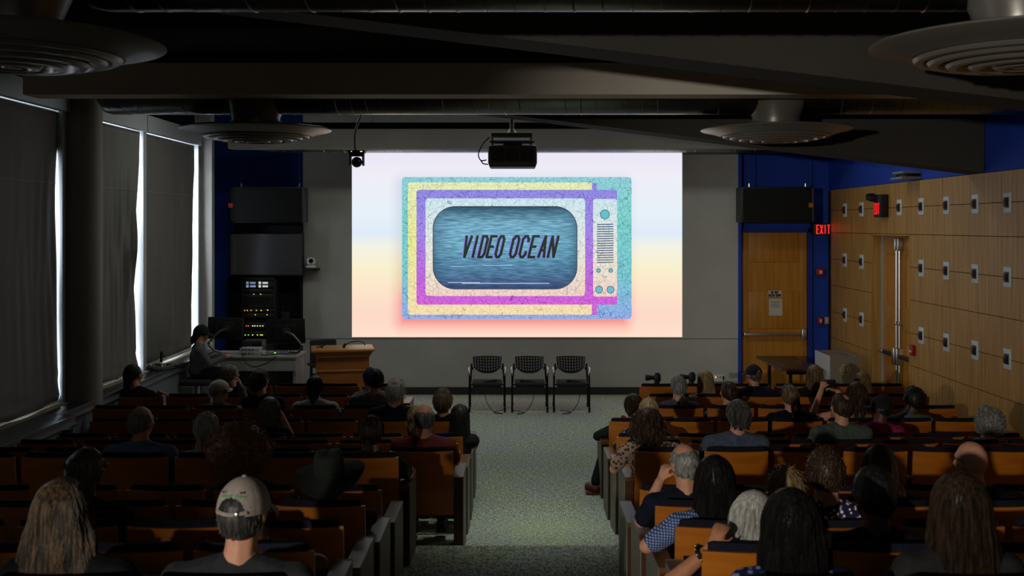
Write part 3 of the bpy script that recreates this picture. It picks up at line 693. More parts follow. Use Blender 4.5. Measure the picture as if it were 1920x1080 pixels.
t = thing('wall_projector_bracket', 'small grey louvred unit on the blue strip above the maple wall', 'wall unit', (XR - .02, 14.4, 3.50))
obj('lower_plate', MB().rbox(-.22, .05, -.22, .22, .0, .035, .01), mat('unit_grey', rgb(120, 120, 124), .5), t)
obj('body', MB().rbox(-.16, .05, -.16, .16, .035, .075, .01), M_black, t)
obj('upper_plate', MB().rbox(-.20, .05, -.20, .20, .075, .11, .01), MATS['unit_grey'], t)
# table and cabinet in the front right corner
t = thing('folding_table', 'dark brown table in front of the single yellow door', 'table', (3.92, 15.8, 0))
obj('tabletop', MB().rbox(0, .64, 0, 1.6, .72, .755, .008), mat('table_brown', rgb(66, 44, 28), .35, spec=.5), t)
for x in (.18, .52):
    for y in (.12, 1.45): obj('leg', MB().tube([(x, y, 0), (x, y, .72)], .028, 10), M_black, t)
obj('cross_bar', MB().box(.12, .58, .09, .15, .66, .72), M_black, t, None)
t = thing('wheeled_cabinet', 'grey cabinet with a round gold emblem beside the double door', 'cabinet', (4.60, 15.6, 0))
M_cab = mat('cabinet_grey', rgb(128, 116, 104), .6); M_cab_l = mat('cabinet_lit_side', rgb(178, 178, 182), .6)  # lighter tone of the left side stands in for light falling on it
obj('front_panel', MB().box(.0, .44, 0, .02, .02, .965), M_cab, t, None)
obj('side_panel', MB().box(.0, .02, .02, .80, .02, .965), M_cab_l, t, None); obj('side_panel', MB().box(.42, .44, .02, .80, .02, .965), M_cab, t, None)
obj('back_panel', MB().box(.02, .42, .78, .80, .02, .965), M_cab, t, None)
obj('tray', MB().box(.02, .42, .02, .78, .80, .82), M_cab, t, None)
obj('lid', MB().rbox(.06, .40, .35, .74, .90, .93, .006), M_cab, t)
M_gold = mat('emblem_gold', rgb(196, 178, 132), .4, metal=.3)
e = obj('emblem', MB().lathe([(.062, -.004), (.075, -.004), (.075, 0), (.062, 0)], 32, (.22, 0, .77), False, 'y'), M_gold, t)
obj('emblem_disc', MB().lathe([(.0, -.003), (.044, -.003), (.044, 0), (0, 0)], 24, (.22, 0, .77), False, 'y'), M_gold, e)
obj('emblem_figure', MB().rbox(.205, .235, -.008, -.002, .735, .805, .006), M_cab, e)
for a_ in (0, 60, 120, 180, 240, 300):
    obj('emblem_mark', MB().box(.22 + .088 * math.cos(math.radians(a_)) - .01, .22 + .088 * math.cos(math.radians(a_)) + .01, -.004, 0, .77 + .088 * math.sin(math.radians(a_)) - .006, .77 + .088 * math.sin(math.radians(a_)) + .006), M_gold, e, None)

# ================================================================ hung from the ceiling
p0, p1 = W(915, 313, 13.5), W(1007, 272, 13.5)
t = thing('ceiling_projector', 'black projector hanging in front of the top of the screen', 'projector', ((p0.x + p1.x) / 2, 13.5, p0.z)); w, h = p1.x - p0.x, p1.z - p0.z
M_proj = mat('projector_shell', rgb(116, 111, 108), .5); M_prg = mat('projector_grille', rgb(36, 35, 34), .7)
obj('body', MB().rbox(-w / 2, w / 2, 0, .52, .03, h, .025, 3), M_proj, t)
obj('underside', MB().rbox(-w / 2 + .01, w / 2 - .01, .01, .5, .0, .06, .025, 3), mat('projector_under', rgb(96, 94, 98), .4), t)
for k in range(3):
    x0 = -w / 2 + .035 + k * (w - .07) / 3 + .008; x1 = x0 + (w - .07) / 3 - .016
    g = obj('vent', MB().box(x0, x1, -.003, .01, .065, h - .04), M_prg, t, None)
    for j in range(7): obj('vent_slat', MB().box(x0, x1, -.007, -.002, .075 + j * .024, .083 + j * .024), M_proj, g, None)
obj('mount_tray', MB().rbox(-w / 2 + .02, w / 2 - .03, .06, .46, h + .035, h + .06, .006), M_proj, t)
obj('mount_tray', MB().rbox(-w / 2 + .04, w / 2 - .06, .06, .46, h + .11, h + .165, .006), M_proj, t)
for x in (-w / 2 + .05, w / 2 - .07):
    for y in (.1, .42): obj('mount_bolt', MB().tube([(x, y, h - .01), (x, y, h + .115)], .012, 8), M_metal, t)
obj('mount_strut', MB().box(-.12, .12, .1, .4, h, h + .04), M_proj, t, None)
obj('ceiling_pole', MB().tube([(-.01, .26, h + .16), (-.01, .26, 4.84 - p0.z)], .03, 12), M_proj, t)
obj('pole_flange', MB().lathe([(.03, h + .23), (.075, h + .165), (0, h + .165)], 16, (-.01, .26, 0)), M_proj, t)
pts = [(-w / 2 + .02, .02, h + .10), (-w / 2 - .06, .0, h + .02), (-w / 2 - .12, -.01, h * .6), (-w / 2 - .09, -.01, h * .3), (-w / 2 - .02, 0, h * .32)]
def smooth(pts, n=6):
    pts = [Vector(p) for p in pts]; out = []
    for i in range(len(pts) - 1):
        a, b, c, d_ = pts[max(i - 1, 0)], pts[i], pts[i + 1], pts[min(i + 2, len(pts) - 1)]
        for k in range(n):
            u = k / n
            out.append(.5 * ((2 * b) + (-a + c) * u + (2 * a - 5 * b + 4 * c - d_) * u * u + (-a + 3 * b - 3 * c + d_) * u ** 3))
    return out + [pts[-1]]
obj('cable', MB().tube(smooth(pts), .008, 6), M_cable, t)
pts2 = [(-w / 2 - .09, -.01, h * .3), (-w / 2 - .06, -.015, h * .15), (-w / 2 - .0, 0, h * .12)]
obj('cable', MB().tube(smooth(pts2), .008, 6), M_cable, t)
p = W(669, 314, 14.0)
t = thing('ceiling_camera', 'black dome camera on a bent pole left of the projector', 'camera', (p.x, 14.0, p.z))
M_cb = mat('camera_black', rgb(26, 25, 25), .45)
obj('pole', MB().tube(smooth([(-.02, 0, .22), (-.02, 0, .46), (.05, 0, .68), (.06, 0, .80), (.06, 0, 4.84 - p.z)]), .016, 10), mat('camera_pole', rgb(74, 72, 68), .5), t)
obj('shelf', MB().rbox(-.11, .11, -.06, .10, .19, .225, .006), M_cb, t)
for s in (-1, 1): obj('yoke', MB().rbox(s * .085 - .012, s * .085 + .012, -.04, .05, .02, .20, .01), M_cb, t)
obj('yoke', MB().rbox(-.09, .09, -.04, .05, .145, .19, .01), M_cb, t)
obj('head', MB().ell((0, 0, .07), (.07, .07, .07), None, 20, 12), M_cb, t, 60)
obj('lens', MB().lathe([(0, -.085), (.034, -.085), (.04, -.04), (0, -.04)], 18, (0, 0, .07), False, 'y'), M_black_gl, t)
for k, c in ((-.06, (120, 200, 60)), (.06, (220, 190, 60)), (.075, (220, 190, 60))): obj('indicator', MB().box(k - .006, k + .006, -.066, -.058, .2, .212), mat('led_%d_%d_%d' % c, rgb(*c), .4, emit=2.2), t, None)
# ================================================================ control desk at the front left
t = thing('control_desk', 'pale grey control desk left of the wooden lectern', 'desk', (-4.62, 15.9, 0))
M_desk = mat('desk_laminate', rgb(150, 148, 146), .5); DT = .93; DW = 1.36
obj('desktop', MB().rbox(0, DW, 0, .75, DT - .03, DT, .006), M_desk, t)
obj('apron', MB().box(.03, DW - .03, .02, .05, DT - .22, DT - .03), M_desk, t, None)
for x in (.03, DW - .07):
    obj('side_panel', MB().box(x, x + .04, .05, .7, 0, DT - .03), M_desk, t, None)
obj('hanging_cable', MB().tube(smooth([(.55, -.01, DT), (.62, -.04, DT - .1), (.75, -.05, DT - .15), (.95, -.04, DT - .08), (1.05, -.005, DT)]), .008, 6), M_cable, t)
M_armm = mat('arm_metal', rgb(120, 112, 100), .35, metal=.9)
def monitor(px0, px1, py0, py1, Y, label, tilt, armx, army, roll):
    a, b = W(px0, py1, Y), W(px1, py0, Y); w, h = b.x - a.x, b.z - a.z
    t = thing('computer_monitor', label, 'monitor', ((a.x + b.x) / 2, Y, DT), tilt, 'monitors on the control desk')
    zc = (a.z + b.z) / 2 - DT
    R = Matrix.Translation((0, 0, zc)) @ Matrix.Rotation(roll, 4, 'Y')
    obj('back_shell', MB().rbox(-w / 2, w / 2, -.015, .02, -h / 2, h / 2, .012, 2, R), M_black, t)
    obj('rear_bulge', MB().rbox(-w * .3, w * .3, -.045, 0, -h * .35, h * .3, .02, 2, R), M_black, t)
    obj('panel', MB().box(-w / 2 + .012, w / 2 - .012, .019, .023, -h / 2 + .012, h / 2 - .012, R), M_black_gl, t, None)
    obj('mount_plate', MB().rbox(armx - .055, armx + .055, -.075, -.04, -.05, .05, .01, 2, R), mat('mount_grey', rgb(70, 70, 72), .4, metal=.6), t)
    obj('logo_ring', MB().lathe([(.017, -.048), (.022, -.048), (.022, -.044), (.017, -.044)], 18, (armx, 0, zc + .08), False, 'y'), mat('logo_grey', rgb(110, 110, 112), .4, metal=.5), t)
    P = [(armx, -.08, zc), (armx - .12 * army, -.12, zc - .05), (armx - .25 * army, -.13, zc - .20), (armx - .27 * army, -.13, zc - .245)]
    ar = obj('arm', MB().tube(smooth(P[:3]), .017, 10), M_armm, t)
    obj('arm_joint', MB().ell(P[2], (.028, .028, .028), None, 14, 10), M_armm, ar, 60)
    Q = [(armx - .26 * army, -.13, zc - .22), (armx - .18 * army, -.12, zc - .31), (armx - .05 * army, -.05, .03), (armx - .05 * army, -.05, 0)]
    obj('lower_arm', MB().tube(smooth(Q), .019, 10), M_armm, t)
    obj('clamp', MB().rbox(armx - .05 * army - .05, armx - .05 * army + .05, -.09, .0, .0, .03, .006), M_metal, t)
monitor(390, 455, 595, 636, 16.1, 'tilted computer monitor seen from behind, next to the seated operator', .12, .03, 1, .05)
monitor(498, 573, 598, 644, 16.15, 'computer monitor seen from behind, nearest the lectern', -.05, .03, -1, -.02)
p = W(488, 650, 16.3)
t = thing('computer_tower', 'dark grey computer standing on the control desk between the monitors', 'computer', (W(473, 650, 16.3).x, 16.3, DT))
M_tow = mat('tower_grey', rgb(60, 62, 66), .45, metal=.3)
obj('case', MB().rbox(-.15, .15, 0, .28, 0, .19, .008), M_tow, t); obj('drive_bay', MB().rbox(-.12, -.03, -.006, .01, .1, .16, .003), MATS['mount_grey'], t)
obj('vent', MB().box(.0, .13, -.004, .004, .03, .15), M_black, t, None)
for (px, wd, hgt, yy, lab, z0) in ((470, .36, .055, 16.02, 'white media player box on the control desk', 0), (466, .3, .05, 16.05, 'slim white box stacked on the media player', .056)):
    t = thing('media_box', lab, 'electronics', (W(px, 650, 16.0).x, yy, DT + z0), 0, 'boxes on the control desk')
    obj('case', MB().rbox(-wd / 2, wd / 2, 0, .22, 0, hgt, .006), mat('box_white', rgb(168, 168, 168), .5), t)
    for k in range(4): obj('button', MB().rbox(-wd / 2 + .04 + k * .05, -wd / 2 + .065 + k * .05, -.005, .003, hgt * .4, hgt * .7, .002), M_black, t)
t = thing('tabletop_switcher', 'small switcher with a green light on the desk near the lectern', 'electronics', (W(530, 655, 16.0).x, 16.2, DT))
obj('case', MB().rbox(-.2, .16, 0, .2, 0, .035, .006), MATS['box_white'], t); obj('indicator', MB().box(-.17, -.15, -.006, .002, .012, .024), mat('led_60_230_90', rgb(60, 230, 90), .4, emit=2.5), t, None)
for k in range(5): obj('plug', MB().tube([(-.1 + k * .05, .1, .03), (-.1 + k * .05 + .02, .1, .09)], .008, 6), M_black, t)
tag(obj('desk_cable', MB().tube(smooth([(-4.1, 16.0, DT + .01), (-3.9, 16.1, DT + .01), (-3.75, 15.98, DT + .01), (-3.55, 16.15, DT + .01), (-3.4, 16.1, DT + .01)]), .008, 6), M_cable), 'black cable lying across the control desk', 'cable')
tag(obj('office_cable', MB().tube(smooth([(-4.40, 15.85, .92), (-4.42, 15.80, .6), (-4.34, 15.76, .38), (-4.27, 15.78, .42)]), .008, 6), M_white), 'white cable dangling beside the seated operator', 'cable')
# office chair behind the lectern
t = thing('office_chair', 'dark office chair between control desk and lectern', 'chair', (-2.98, 16.95, 0), .5)
M_of = mat('office_fabric', rgb(40, 40, 44), .85)
obj('seat', MB().rbox(-.24, .24, -.24, .24, .43, .52, .03, 3), M_of, t)
obj('backrest', MB().rbox(-.22, .22, .22, .28, .60, 1.05, .03, 3), M_of, t)
obj('back_post', MB().box(-.03, .03, .2, .25, .45, .65), M_black, t, None)
obj('gas_post', MB().tube([(0, 0, .08), (0, 0, .44)], .03, 10), M_black, t)
for k in range(5):
    a = 2 * PI * k / 5; q = (.28 * math.cos(a), .28 * math.sin(a), .07)
    l = obj('leg', MB().tube([(0, 0, .1), q], .02, 8), M_black, t); obj('caster', MB().ell((q[0], q[1], .03), (.03, .03, .03)), M_black, l)
for s in (-1, 1): obj('armrest', MB().rbox(s * .27 - .025, s * .27 + .025, -.12, .16, .66, .70, .01), M_black, t); obj('arm_post', MB().box(s * .27 - .015, s * .27 + .015, 0, .05, .46, .66), M_black, t, None)
# operator's stool
t = thing('drafting_stool', 'black padded stool under the seated operator', 'stool', (-4.60, 15.45, 0))
obj('seat', MB().rbox(-.22, .22, -.21, .21, .58, .67, .035, 3), M_of, t)
obj('gas_post', MB().tube([(0, 0, .08), (0, 0, .58)], .028, 10), M_metal, t)
for k in range(5):
    a = 2 * PI * k / 5 + .3; q = (.26 * math.cos(a), .26 * math.sin(a), .06)
    l = obj('leg', MB().tube([(0, 0, .1), q], .018, 8), M_black, t); obj('caster', MB().ell((q[0], q[1], .03), (.028, .028, .03)), M_black, l)
obj('lever', MB().tube([(-.05, 0, .55), (-.27, -.05, .55)], .01, 6), M_white, t)
# sound mixer on the ledge
t = thing('sound_mixer', 'small sound mixing board lying on the window ledge', 'mixer', (-4.97, 14.9, .884), -.25)
obj('case', MB().rbox(-.13, .17, -.2, .2, 0, .05, .01), mat('mixer_grey', rgb(70, 72, 76), .45), t)
for i in range(6):
    for j in range(4): obj('knob', MB().tube([(-.09 + .045 * i, -.14 + .06 * j, .05), (-.09 + .045 * i, -.14 + .06 * j, .068)], .010, 8), (M_black, M_white, mat('knob_yellow', rgb(200, 160, 40), .5), M_black)[(i + j) % 4], t)
obj('handset', MB().tube(smooth([(-.12, .22, .05), (-.12, .22, .14), (-.10, .20, .2), (-.07, .18, .16)]), .018, 8), M_black, t)
obj('cable', MB().tube(smooth([(.17, .1, .03), (.2, .25, .03), (.1, .35, .02), (.16, .5, .03)]), .01, 6), M_cable, t)
# lectern
p = W(638, 650, 15.7)
t = thing('lectern', 'orange-brown wooden lectern with a gooseneck microphone at the front', 'lectern', (p.x, 15.9, 0), .20)
M_lec = mat('lectern_wood', rgb(160, 96, 38), .42, spec=.4, col2=rgb(144, 84, 30), scale=(3, 3, 26), detail=4)
obj('body', MB().rbox(-.38, .38, -.26, .28, .02, .98, .006), M_lec, t)
obj('base', MB().rbox(-.40, .40, -.28, .30, 0, .06, .008), M_lec, t)
obj('trim_band', MB().rbox(-.395, .395, -.275, .295, .74, .765, .006), mat('lectern_trim', rgb(176, 120, 60), .4), t)
obj('upper_flare', MB().prism([(-.38, .95), (.38, .95), (.43, 1.03), (-.43, 1.03)], .6, Matrix.Translation((0, -.29, 0))), M_lec, t, None)
obj('top', MB().rbox(-.46, .46, -.32, .34, 1.03, 1.065, .008), MATS['lectern_trim'], t)
mic = thing('gooseneck_microphone', 'thin curved black microphone on the right of the lectern', 'microphone', (t.location.x + .05, 15.85, 1.065))
obj('base', MB().tube([(-.02, 0, 0), (-.02, 0, .03)], .02, 10), M_black, mic)
obj('neck', MB().tube(smooth([(-.02, 0, .02), (.06, 0, .075), (.18, -.02, .10), (.27, -.04, .085), (.30, -.05, .04)]), .007, 8), M_black, mic)
obj('capsule', MB().capsule((-.02, 0, .03), (-.0, 0, .05), .018, .018), M_black, mic)
mic = thing('gooseneck_microphone', 'thin black microphone rising from the left of the lectern', 'microphone', (t.location.x - .30, 15.85, 1.065))
obj('base', MB().tube([(0, 0, 0), (0, 0, .03)], .02, 10), M_black, mic)
obj('neck', MB().tube(smooth([(-.08, 0, .01), (0, 0, .02), (.06, 0, .05), (.1, 0, .10), (.16, 0, .11), (.18, 0, .09)]), .007, 8), M_black, mic)
obj('capsule', MB().capsule((.17, 0, .10), (.19, 0, .075), .014, .014), M_black, mic)

# ================================================================ three chairs before the screen
M_chb = mat('chair_plastic', rgb(34, 34, 37), .45); M_chf = mat('chair_frame', rgb(46, 46, 50), .25, metal=.8); M_chs = mat('chair_cushion', rgb(40, 40, 44), .9)
def make_chair():
    t = thing('perforated_chair', '', 'chair', (0, 0, 0), 0, 'three chairs before the screen')
    # backrest: grid with holes, curved, rounded lower edge
    mb = MB(); nu, nv = 31, 12
    holes = {(2 + 3 * i, 1 + 2 * j) for i in range(10) for j in range(5)}
    us = []; x = 0
    for i in range(nu): us.append(x); x += 1.15 if i % 3 == 2 else 1.0
    us.append(x); us = [u / x for u in us]
    vs = []; x = 0
    for j in range(nv): vs.append(x); x += .95 if j % 2 else 1.0
    vs.append(x); vs = [v / x for v in vs]
    def pt(u, v, d):
        xx = (u - .5) * .46 * (1 - .06 * v); hh = .27 * (1 - .42 * abs(2 * u - 1) ** 2.6)
        z = .815 - v * hh - .006 * (2 * u - 1) ** 2
        y = .20 + .035 * (1 - (2 * u - 1) ** 2) - .05 * v * 1.0 + d
        return (xx, y, z)
    V = []; F = []
    for d in (0, .012):
        for j in range(nv + 1):
            for i in range(nu + 1): V.append(pt(us[i], vs[j], d))
    n1 = (nu + 1) * (nv + 1)
    def id(i, j, k): return k * n1 + j * (nu + 1) + i
    for j in range(nv):
        for i in range(nu):
            if (i, j) in holes:
                q = [(i, j), (i + 1, j), (i + 1, j + 1), (i, j + 1)]
                for a, b in zip(q, q[1:] + q[:1]): F.append((id(*a, 0), id(*b, 0), id(*b, 1), id(*a, 1)))
            else:
                F.append((id(i, j, 0), id(i, j + 1, 0), id(i + 1, j + 1, 0), id(i + 1, j, 0))); F.append((id(i, j, 1), id(i + 1, j, 1), id(i + 1, j + 1, 1), id(i, j + 1, 1)))
    rim = [(i, 0) for i in range(nu)] + [(nu, j) for j in range(nv)] + [(i, nv) for i in range(nu, 0, -1)] + [(0, j) for j in range(nv, 0, -1)]
    for a, b in zip(rim, rim[1:] + rim[:1]): F.append((id(*a, 0), id(*b, 0), id(*b, 1), id(*a, 1)))
    mb.add(V, F); obj('backrest', mb, M_chb, t, 40)
    obj('seat', MB().rbox(-.235, .235, -.26, .21, .40, .455, .025, 3), M_chs, t)
    obj('seat_pan', MB().rbox(-.22, .22, -.24, .20, .385, .41, .01), M_chb, t)
    for s in (-1, 1):
        xx = s * .272
        obj('leg', MB().tube([(xx, -.25, .06), (xx, -.22, .30), (xx, -.19, .52), (xx, -.16, .585)], .014, 10), M_chf, t)
        obj('leg', MB().tube([(xx, .27, .06), (xx * .97, .24, .40), (xx * .93, .21, .62), (xx * .90, .205, .70)], .014, 10), M_chf, t)
        ar = obj('armrest', MB().tube(smooth([(xx, -.17, .56), (xx * 1.02, -.14, .625), (xx * 1.03, -.02, .65), (xx * 1.02, .12, .645), (xx * .95, .205, .62)]), .017, 10), M_metal, t)
        obj('arm_socket', MB().rbox(s * .245 - .025, s * .245 + .025, .19, .23, .60, .65, .008), M_chb, ar)
        for y in (-.25, .27):
            c = obj('caster', MB().lathe([(0, -.016), (.026, -.016), (.03, -.008), (.03, .008), (.026, .016), (0, .016)], 16, (xx, y + .015, .03), False, 'x'), M_black, t)
            obj('caster_fork', MB().rbox(xx - .02, xx + .02, y - .012, y + .022, .045, .07, .006), M_black, c)
        obj('seat_rail', MB().tube([(xx, -.235, .40), (xx * .97, .24, .40)], .011, 8), M_chf, t)
    obj('cross_bar', MB().tube([(-.268, .0, .395), (.268, .0, .395)], .011, 8), M_chf, t)
    return t
ch0 = make_chair()
for k, (px, lab, rz) in enumerate(((913.5, 'black perforated-back chair on casters, left of the three before the screen', .02), (993, 'black perforated-back chair on casters, middle of the three before the screen', 0), (1071, 'black perforated-back chair on casters, right of the three before the screen', -.02))):
    c = ch0 if k == 0 else copy_tree(ch0)
    c.location = ((px - CX) * 16.67 / FP, 16.67, 0); c.rotation_euler = (0, 0, rz); c['label'] = lab
    cx = c.location.x
    m = thing('handheld_microphone', 'black microphone lying on the %s perforated chair, its cable on the carpet' % ('left', 'middle', 'right')[k], 'microphone', (cx + (.05, -.04, .03)[k], 16.47, .475), (.2, .0, -.1)[k], 'microphones on the three chairs')
    dr = (1, -1, -1)[k]
    obj('handle', MB().tube([(-.08 * dr, 0, 0), (.06 * dr, 0, .008)], [.011, .016], 10), M_black, m)
    obj('head', MB().ell((.085 * dr, 0, .010), (.028, .024, .024), None, 14, 10), mat('mic_mesh', rgb(36, 36, 38), .5, metal=.5), m, 60)
    q = [(-.08 * dr, 0, 0), (-.14 * dr, -.06, -.01), (-.12 * dr, -.12, -.12), (-.06 * dr, -.14, -.33), (.05 * dr, -.16, -.462), (.16 * dr, -.2, -.466), (.05 * dr, -.05, -.466), (.22 * dr, .1, -.466)]
    obj('cable', MB().tube(smooth(q), .005, 6), M_cable, m)
# two still cameras on tripods beyond the first row
for (px, py, lab) in ((1228, 708, 'left of the two black cameras on tripods beyond the right-hand seats'), (1293, 707, 'right of the two black cameras on tripods, partly behind a grey-haired head')):
    p = W(px, py, 14.35); t = thing('tripod_camera', lab, 'camera', (p.x, 14.35, 0), 0, 'cameras on tripods'); z = p.z
    obj('camera_body', MB().rbox(-.01, .075, -.04, .04, -.05 + z, .05 + z, .012), M_black, t)
    obj('viewfinder', MB().rbox(.0, .06, -.025, .025, .04 + z, .068 + z, .008), M_black, t)
    ln = obj('lens', MB().lathe([(0, -.11), (.034, -.11), (.036, -.06), (.030, -.05), (.03, .0), (0, .0)], 18, (0, 0, z), False, 'x'), M_black, t)
    obj('lens_hood', MB().lathe([(.036, -.115), (.042, -.125), (.042, -.085), (.036, -.08)], 18, (0, 0, z + .0), False, 'x'), M_black, ln)
    obj('head', MB().rbox(-.01, .06, -.035, .035, z - .10, z - .05, .01), M_black, t)
    obj('column', MB().tube([(.02, 0, .45), (.02, 0, z - .09)], .014, 10), M_black, t)
    for k in range(3):
        a = 2 * PI * k / 3 + .5; obj('leg', MB().tube([(.02, 0, .62), (.02 + .26 * math.cos(a), .26 * math.sin(a), .012)], .012, 8), M_black, t)

# ================================================================ auditorium seats
M_sw = mat('seat_veneer', rgb(178, 104, 24), .38, spec=.4, col2=rgb(160, 88, 16), scale=(2.5, 2.5, 16), detail=4)
M_sc = mat('seat_fabric', rgb(23, 24, 34), .95, spec=.1, bump=.2, scale=(120, 120, 120), col2=rgb(31, 32, 44))
M_ss = mat('seat_steel', rgb(26, 25, 25), .5, metal=.3)
M_edge = mat('end_panel_laminate', rgb(112, 108, 98), .5)
M_arm = mat('arm_wood', rgb(112, 74, 38), .35, spec=.45, col2=rgb(98, 62, 30), scale=(20, 2, 20))
P = .572
def back_mesh():
    mb = MB(); n = 10; R = []
    def yb(x, z): return -.035 * (1 - (x / .26) ** 2) - .06 * ((z - .3) / .53)
    for (z, dx) in ((.29, 0), (.50, .0), (.70, .0), (.825, .0)):
        R.append([Vector((-.262 + .524 * i / n, yb(-.262 + .524 * i / n, z), z)) for i in range(n + 1)] + [Vector((.262 - .524 * i / n, yb(.262 - .524 * i / n, z) + .018, z)) for i in range(n + 1)])
    return mb.loft(R).mesh('back_panel', M_sw, 40)
def cush_mesh():
    mb = MB(); n = 12; R = []
    def yb(x, z): return -.035 * (1 - (x / .26) ** 2) - .06 * ((z - .3) / .53) + .019
    for (z, w, th) in ((.46, .225, .02), (.48, .236, .05), (.70, .238, .055), (.82, .238, .045), (.848, .232, .04), (.862, .215, .022)):
        R.append([Vector((-w + 2 * w * i / n, yb(-w + 2 * w * i / n, z), z)) for i in range(n + 1)] + [Vector((w - 2 * w * i / n, yb(w - 2 * w * i / n, z) + th, z)) for i in range(n + 1)])
    return mb.loft(R).mesh('back_cushion', M_sc, 50)
ME = {'back_panel': back_mesh(), 'back_cushion': cush_mesh(),
      'seat_cushion': MB().rbox(-.235, .235, .06, .50, .40, .455, .025, 2).mesh('seat_cushion', M_sc, 40),
      'seat_pan': MB().rbox(-.23, .23, .06, .48, .375, .402, .008, 1).mesh('seat_pan', M_sw, 40),
      'standard': MB().box(-P / 2 - .018, -P / 2 + .018, .02, .20, 0, .57).box(-P / 2 - .03, -P / 2 + .03, .0, .34, 0, .02).mesh('standard', M_ss),
      'armrest': MB().rbox(-P / 2 - .03, -P / 2 + .03, -.02, .40, .57, .605, .01, 2).mesh('armrest', M_arm, 40)}
EP = {}
for s in (-1, 1):
    c = s * (P / 2 + .012)
    ep = MB().rbox(c - .035, c + .035, .0, .50, -.06, .575, .006, 1).mesh('end_panel', mat('end_panel_wood', rgb(74, 46, 22), .4), 40)
    et = MB().box(c - .042, c + .042, -.02, .52, .575, .605).mesh('end_armrest', M_arm)
    c2 = c - s * -.037
    el = MB().box(min(c2, c2 + s * .008), max(c2, c2 + s * .008), .0, .50, -.06, .604).box(c - .042, c + .042, .518, .528, .56, .607).mesh('edge_band', M_edge)
    EP[s] = (ep, et, el)
ROWY = {1: 13.62, 2: 12.80, 3: 11.98, 4: 11.18, 5: 10.36, 6: 9.55, 7: 8.75, 8: 7.93, 9: 6.94, 10: 6.17, 11: 5.39, 12: 4.61, 13: 3.84}
ROWZ = {1: 0, 2: 0, 3: 0, 4: 0, 5: 0, 6: .10, 7: .20, 8: .33, 9: .33, 10: .43, 11: .53, 12: .645, 13: .75}
def seat_x(side, row, i):                          # i = 1 at the aisle
    if side == 'L': e = -1.42 if row <= 3 else (-.49 if row <= 7 else -.85); return e - (.56 if row <= 3 else P) * (i - .5)
    e = 1.56 if row <= 3 else (.955 if row <= 7 else .785); return e + P * (i - .5)
ROWN = {1: 'first', 2: 'second', 3: 'third', 4: 'fourth', 5: 'fifth', 6: 'sixth', 7: 'seventh', 8: 'eighth', 9: 'ninth', 10: 'tenth', 11: 'eleventh', 12: 'twelfth', 13: 'thirteenth'}
IDN = {1: 'aisle seat', 2: 'second from aisle', 3: 'third from aisle', 4: 'fourth from aisle', 5: 'fifth from aisle', 6: 'sixth from aisle', 7: 'seventh from aisle'}
COUNT = {'L': {1: 4, 2: 6, 3: 6, 4: 7, 5: 7, 6: 7, 7: 7, 8: 6, 9: 5, 10: 5, 11: 4, 12: 4}, 'R': {1: 6, 2: 6, 3: 6, 4: 7, 5: 7, 6: 7, 7: 7, 9: 6, 10: 5, 11: 4, 12: 4}}
def add_seat(side, row, i, last):
    t = thing('auditorium_seat', 'orange-brown theatre seat with navy pad, %s block, %s row from front, %s' % ('left' if side == 'L' else 'right', ROWN[row], IDN[i]), 'seat', (seat_x(side, row, i), ROWY[row] + .07, ROWZ[row]), 0, 'theatre seats in rows')
    for n_ in ('back_panel', 'back_cushion', 'seat_cushion', 'seat_pan'): obj(n_, ME[n_], None, t)
    # each seat carries the standard and armrest on its side away from the aisle; the aisle seat has a full end panel
    for n_ in ('standard', 'armrest'):
        o = obj(n_, ME[n_], None, t)
        if side == 'R': o.location.x = P
    if i == 1:
        s = 1 if side == 'L' else -1
        for n_, m_ in zip(('end_panel', 'end_armrest', 'edge_band'), EP[s]): obj(n_, m_, None, t)
for side in 'LR':
    for row, n in COUNT[side].items():
        for i in range(1, n + 1): add_seat(side, row, i, i == n)
for side, i in (('L', 1), ('L', 2), ('R', 1), ('R', 2)): add_seat(side, 13, i, False)
# ================================================================ people
SK = {'fair': mat('skin_fair', rgb(206, 150, 122), .55, spec=.3, col2=rgb(196, 138, 112), scale=(30, 30, 30)),
      'tan': mat('skin_tan', rgb(176, 120, 88), .55, spec=.3, col2=rgb(166, 112, 80), scale=(30, 30, 30)),
      'dark': mat('skin_dark', rgb(92, 58, 42), .5, spec=.35, col2=rgb(82, 50, 36), scale=(30, 30, 30))}
def cloth(name, c, c2=None, sc=30): return mat('cloth_' + name, rgb(*c), .9, spec=.15, col2=rgb(*(c2 or tuple(int(v * .85) for v in c))), scale=(sc, sc, sc), bump=.25, bscale=14)
def hairmat(name, c, c2): return mat('hair_' + name, rgb(*c), .48, spec=.35, col2=rgb(*c2), scale=(70, 70, 7), detail=2, lo=.4, hi=.62)
HM = {'afro': hairmat('afro', (120, 82, 46), (156, 110, 62)), 'pepper': hairmat('pepper', (36, 34, 33), (62, 60, 58)), 'black': hairmat('black', (16, 15, 15), (34, 31, 29)), 'brown': hairmat('brown', (44, 30, 22), (74, 54, 40)), 'lightbrown': hairmat('lightbrown', (92, 72, 50), (128, 104, 76)),
      'blond': hairmat('blond', (120, 98, 66), (160, 138, 96)), 'grey': hairmat('grey', (108, 106, 102), (150, 148, 142)), 'white': hairmat('white', (160, 158, 150), (200, 198, 190)),
      'darkgrey': hairmat('darkgrey', (62, 60, 58), (104, 102, 98)), 'streaked': hairmat('streaked', (36, 31, 26), (98, 76, 52)), 'auburn': hairmat('auburn', (36, 26, 20), (66, 49, 36))}
M_trou = cloth('dark_trousers', (30, 31, 36)); M_shoe = mat('shoe_leather', rgb(22, 20, 20), .45)
def vx(o, size, it=3, dec=None):
    m = o.modifiers.new('remesh', 'REMESH'); m.mode = 'VOXEL'; m.voxel_size = size; m.use_smooth_shade = True
    s = o.modifiers.new('smooth', 'SMOOTH'); s.factor = .5; s.iterations = it
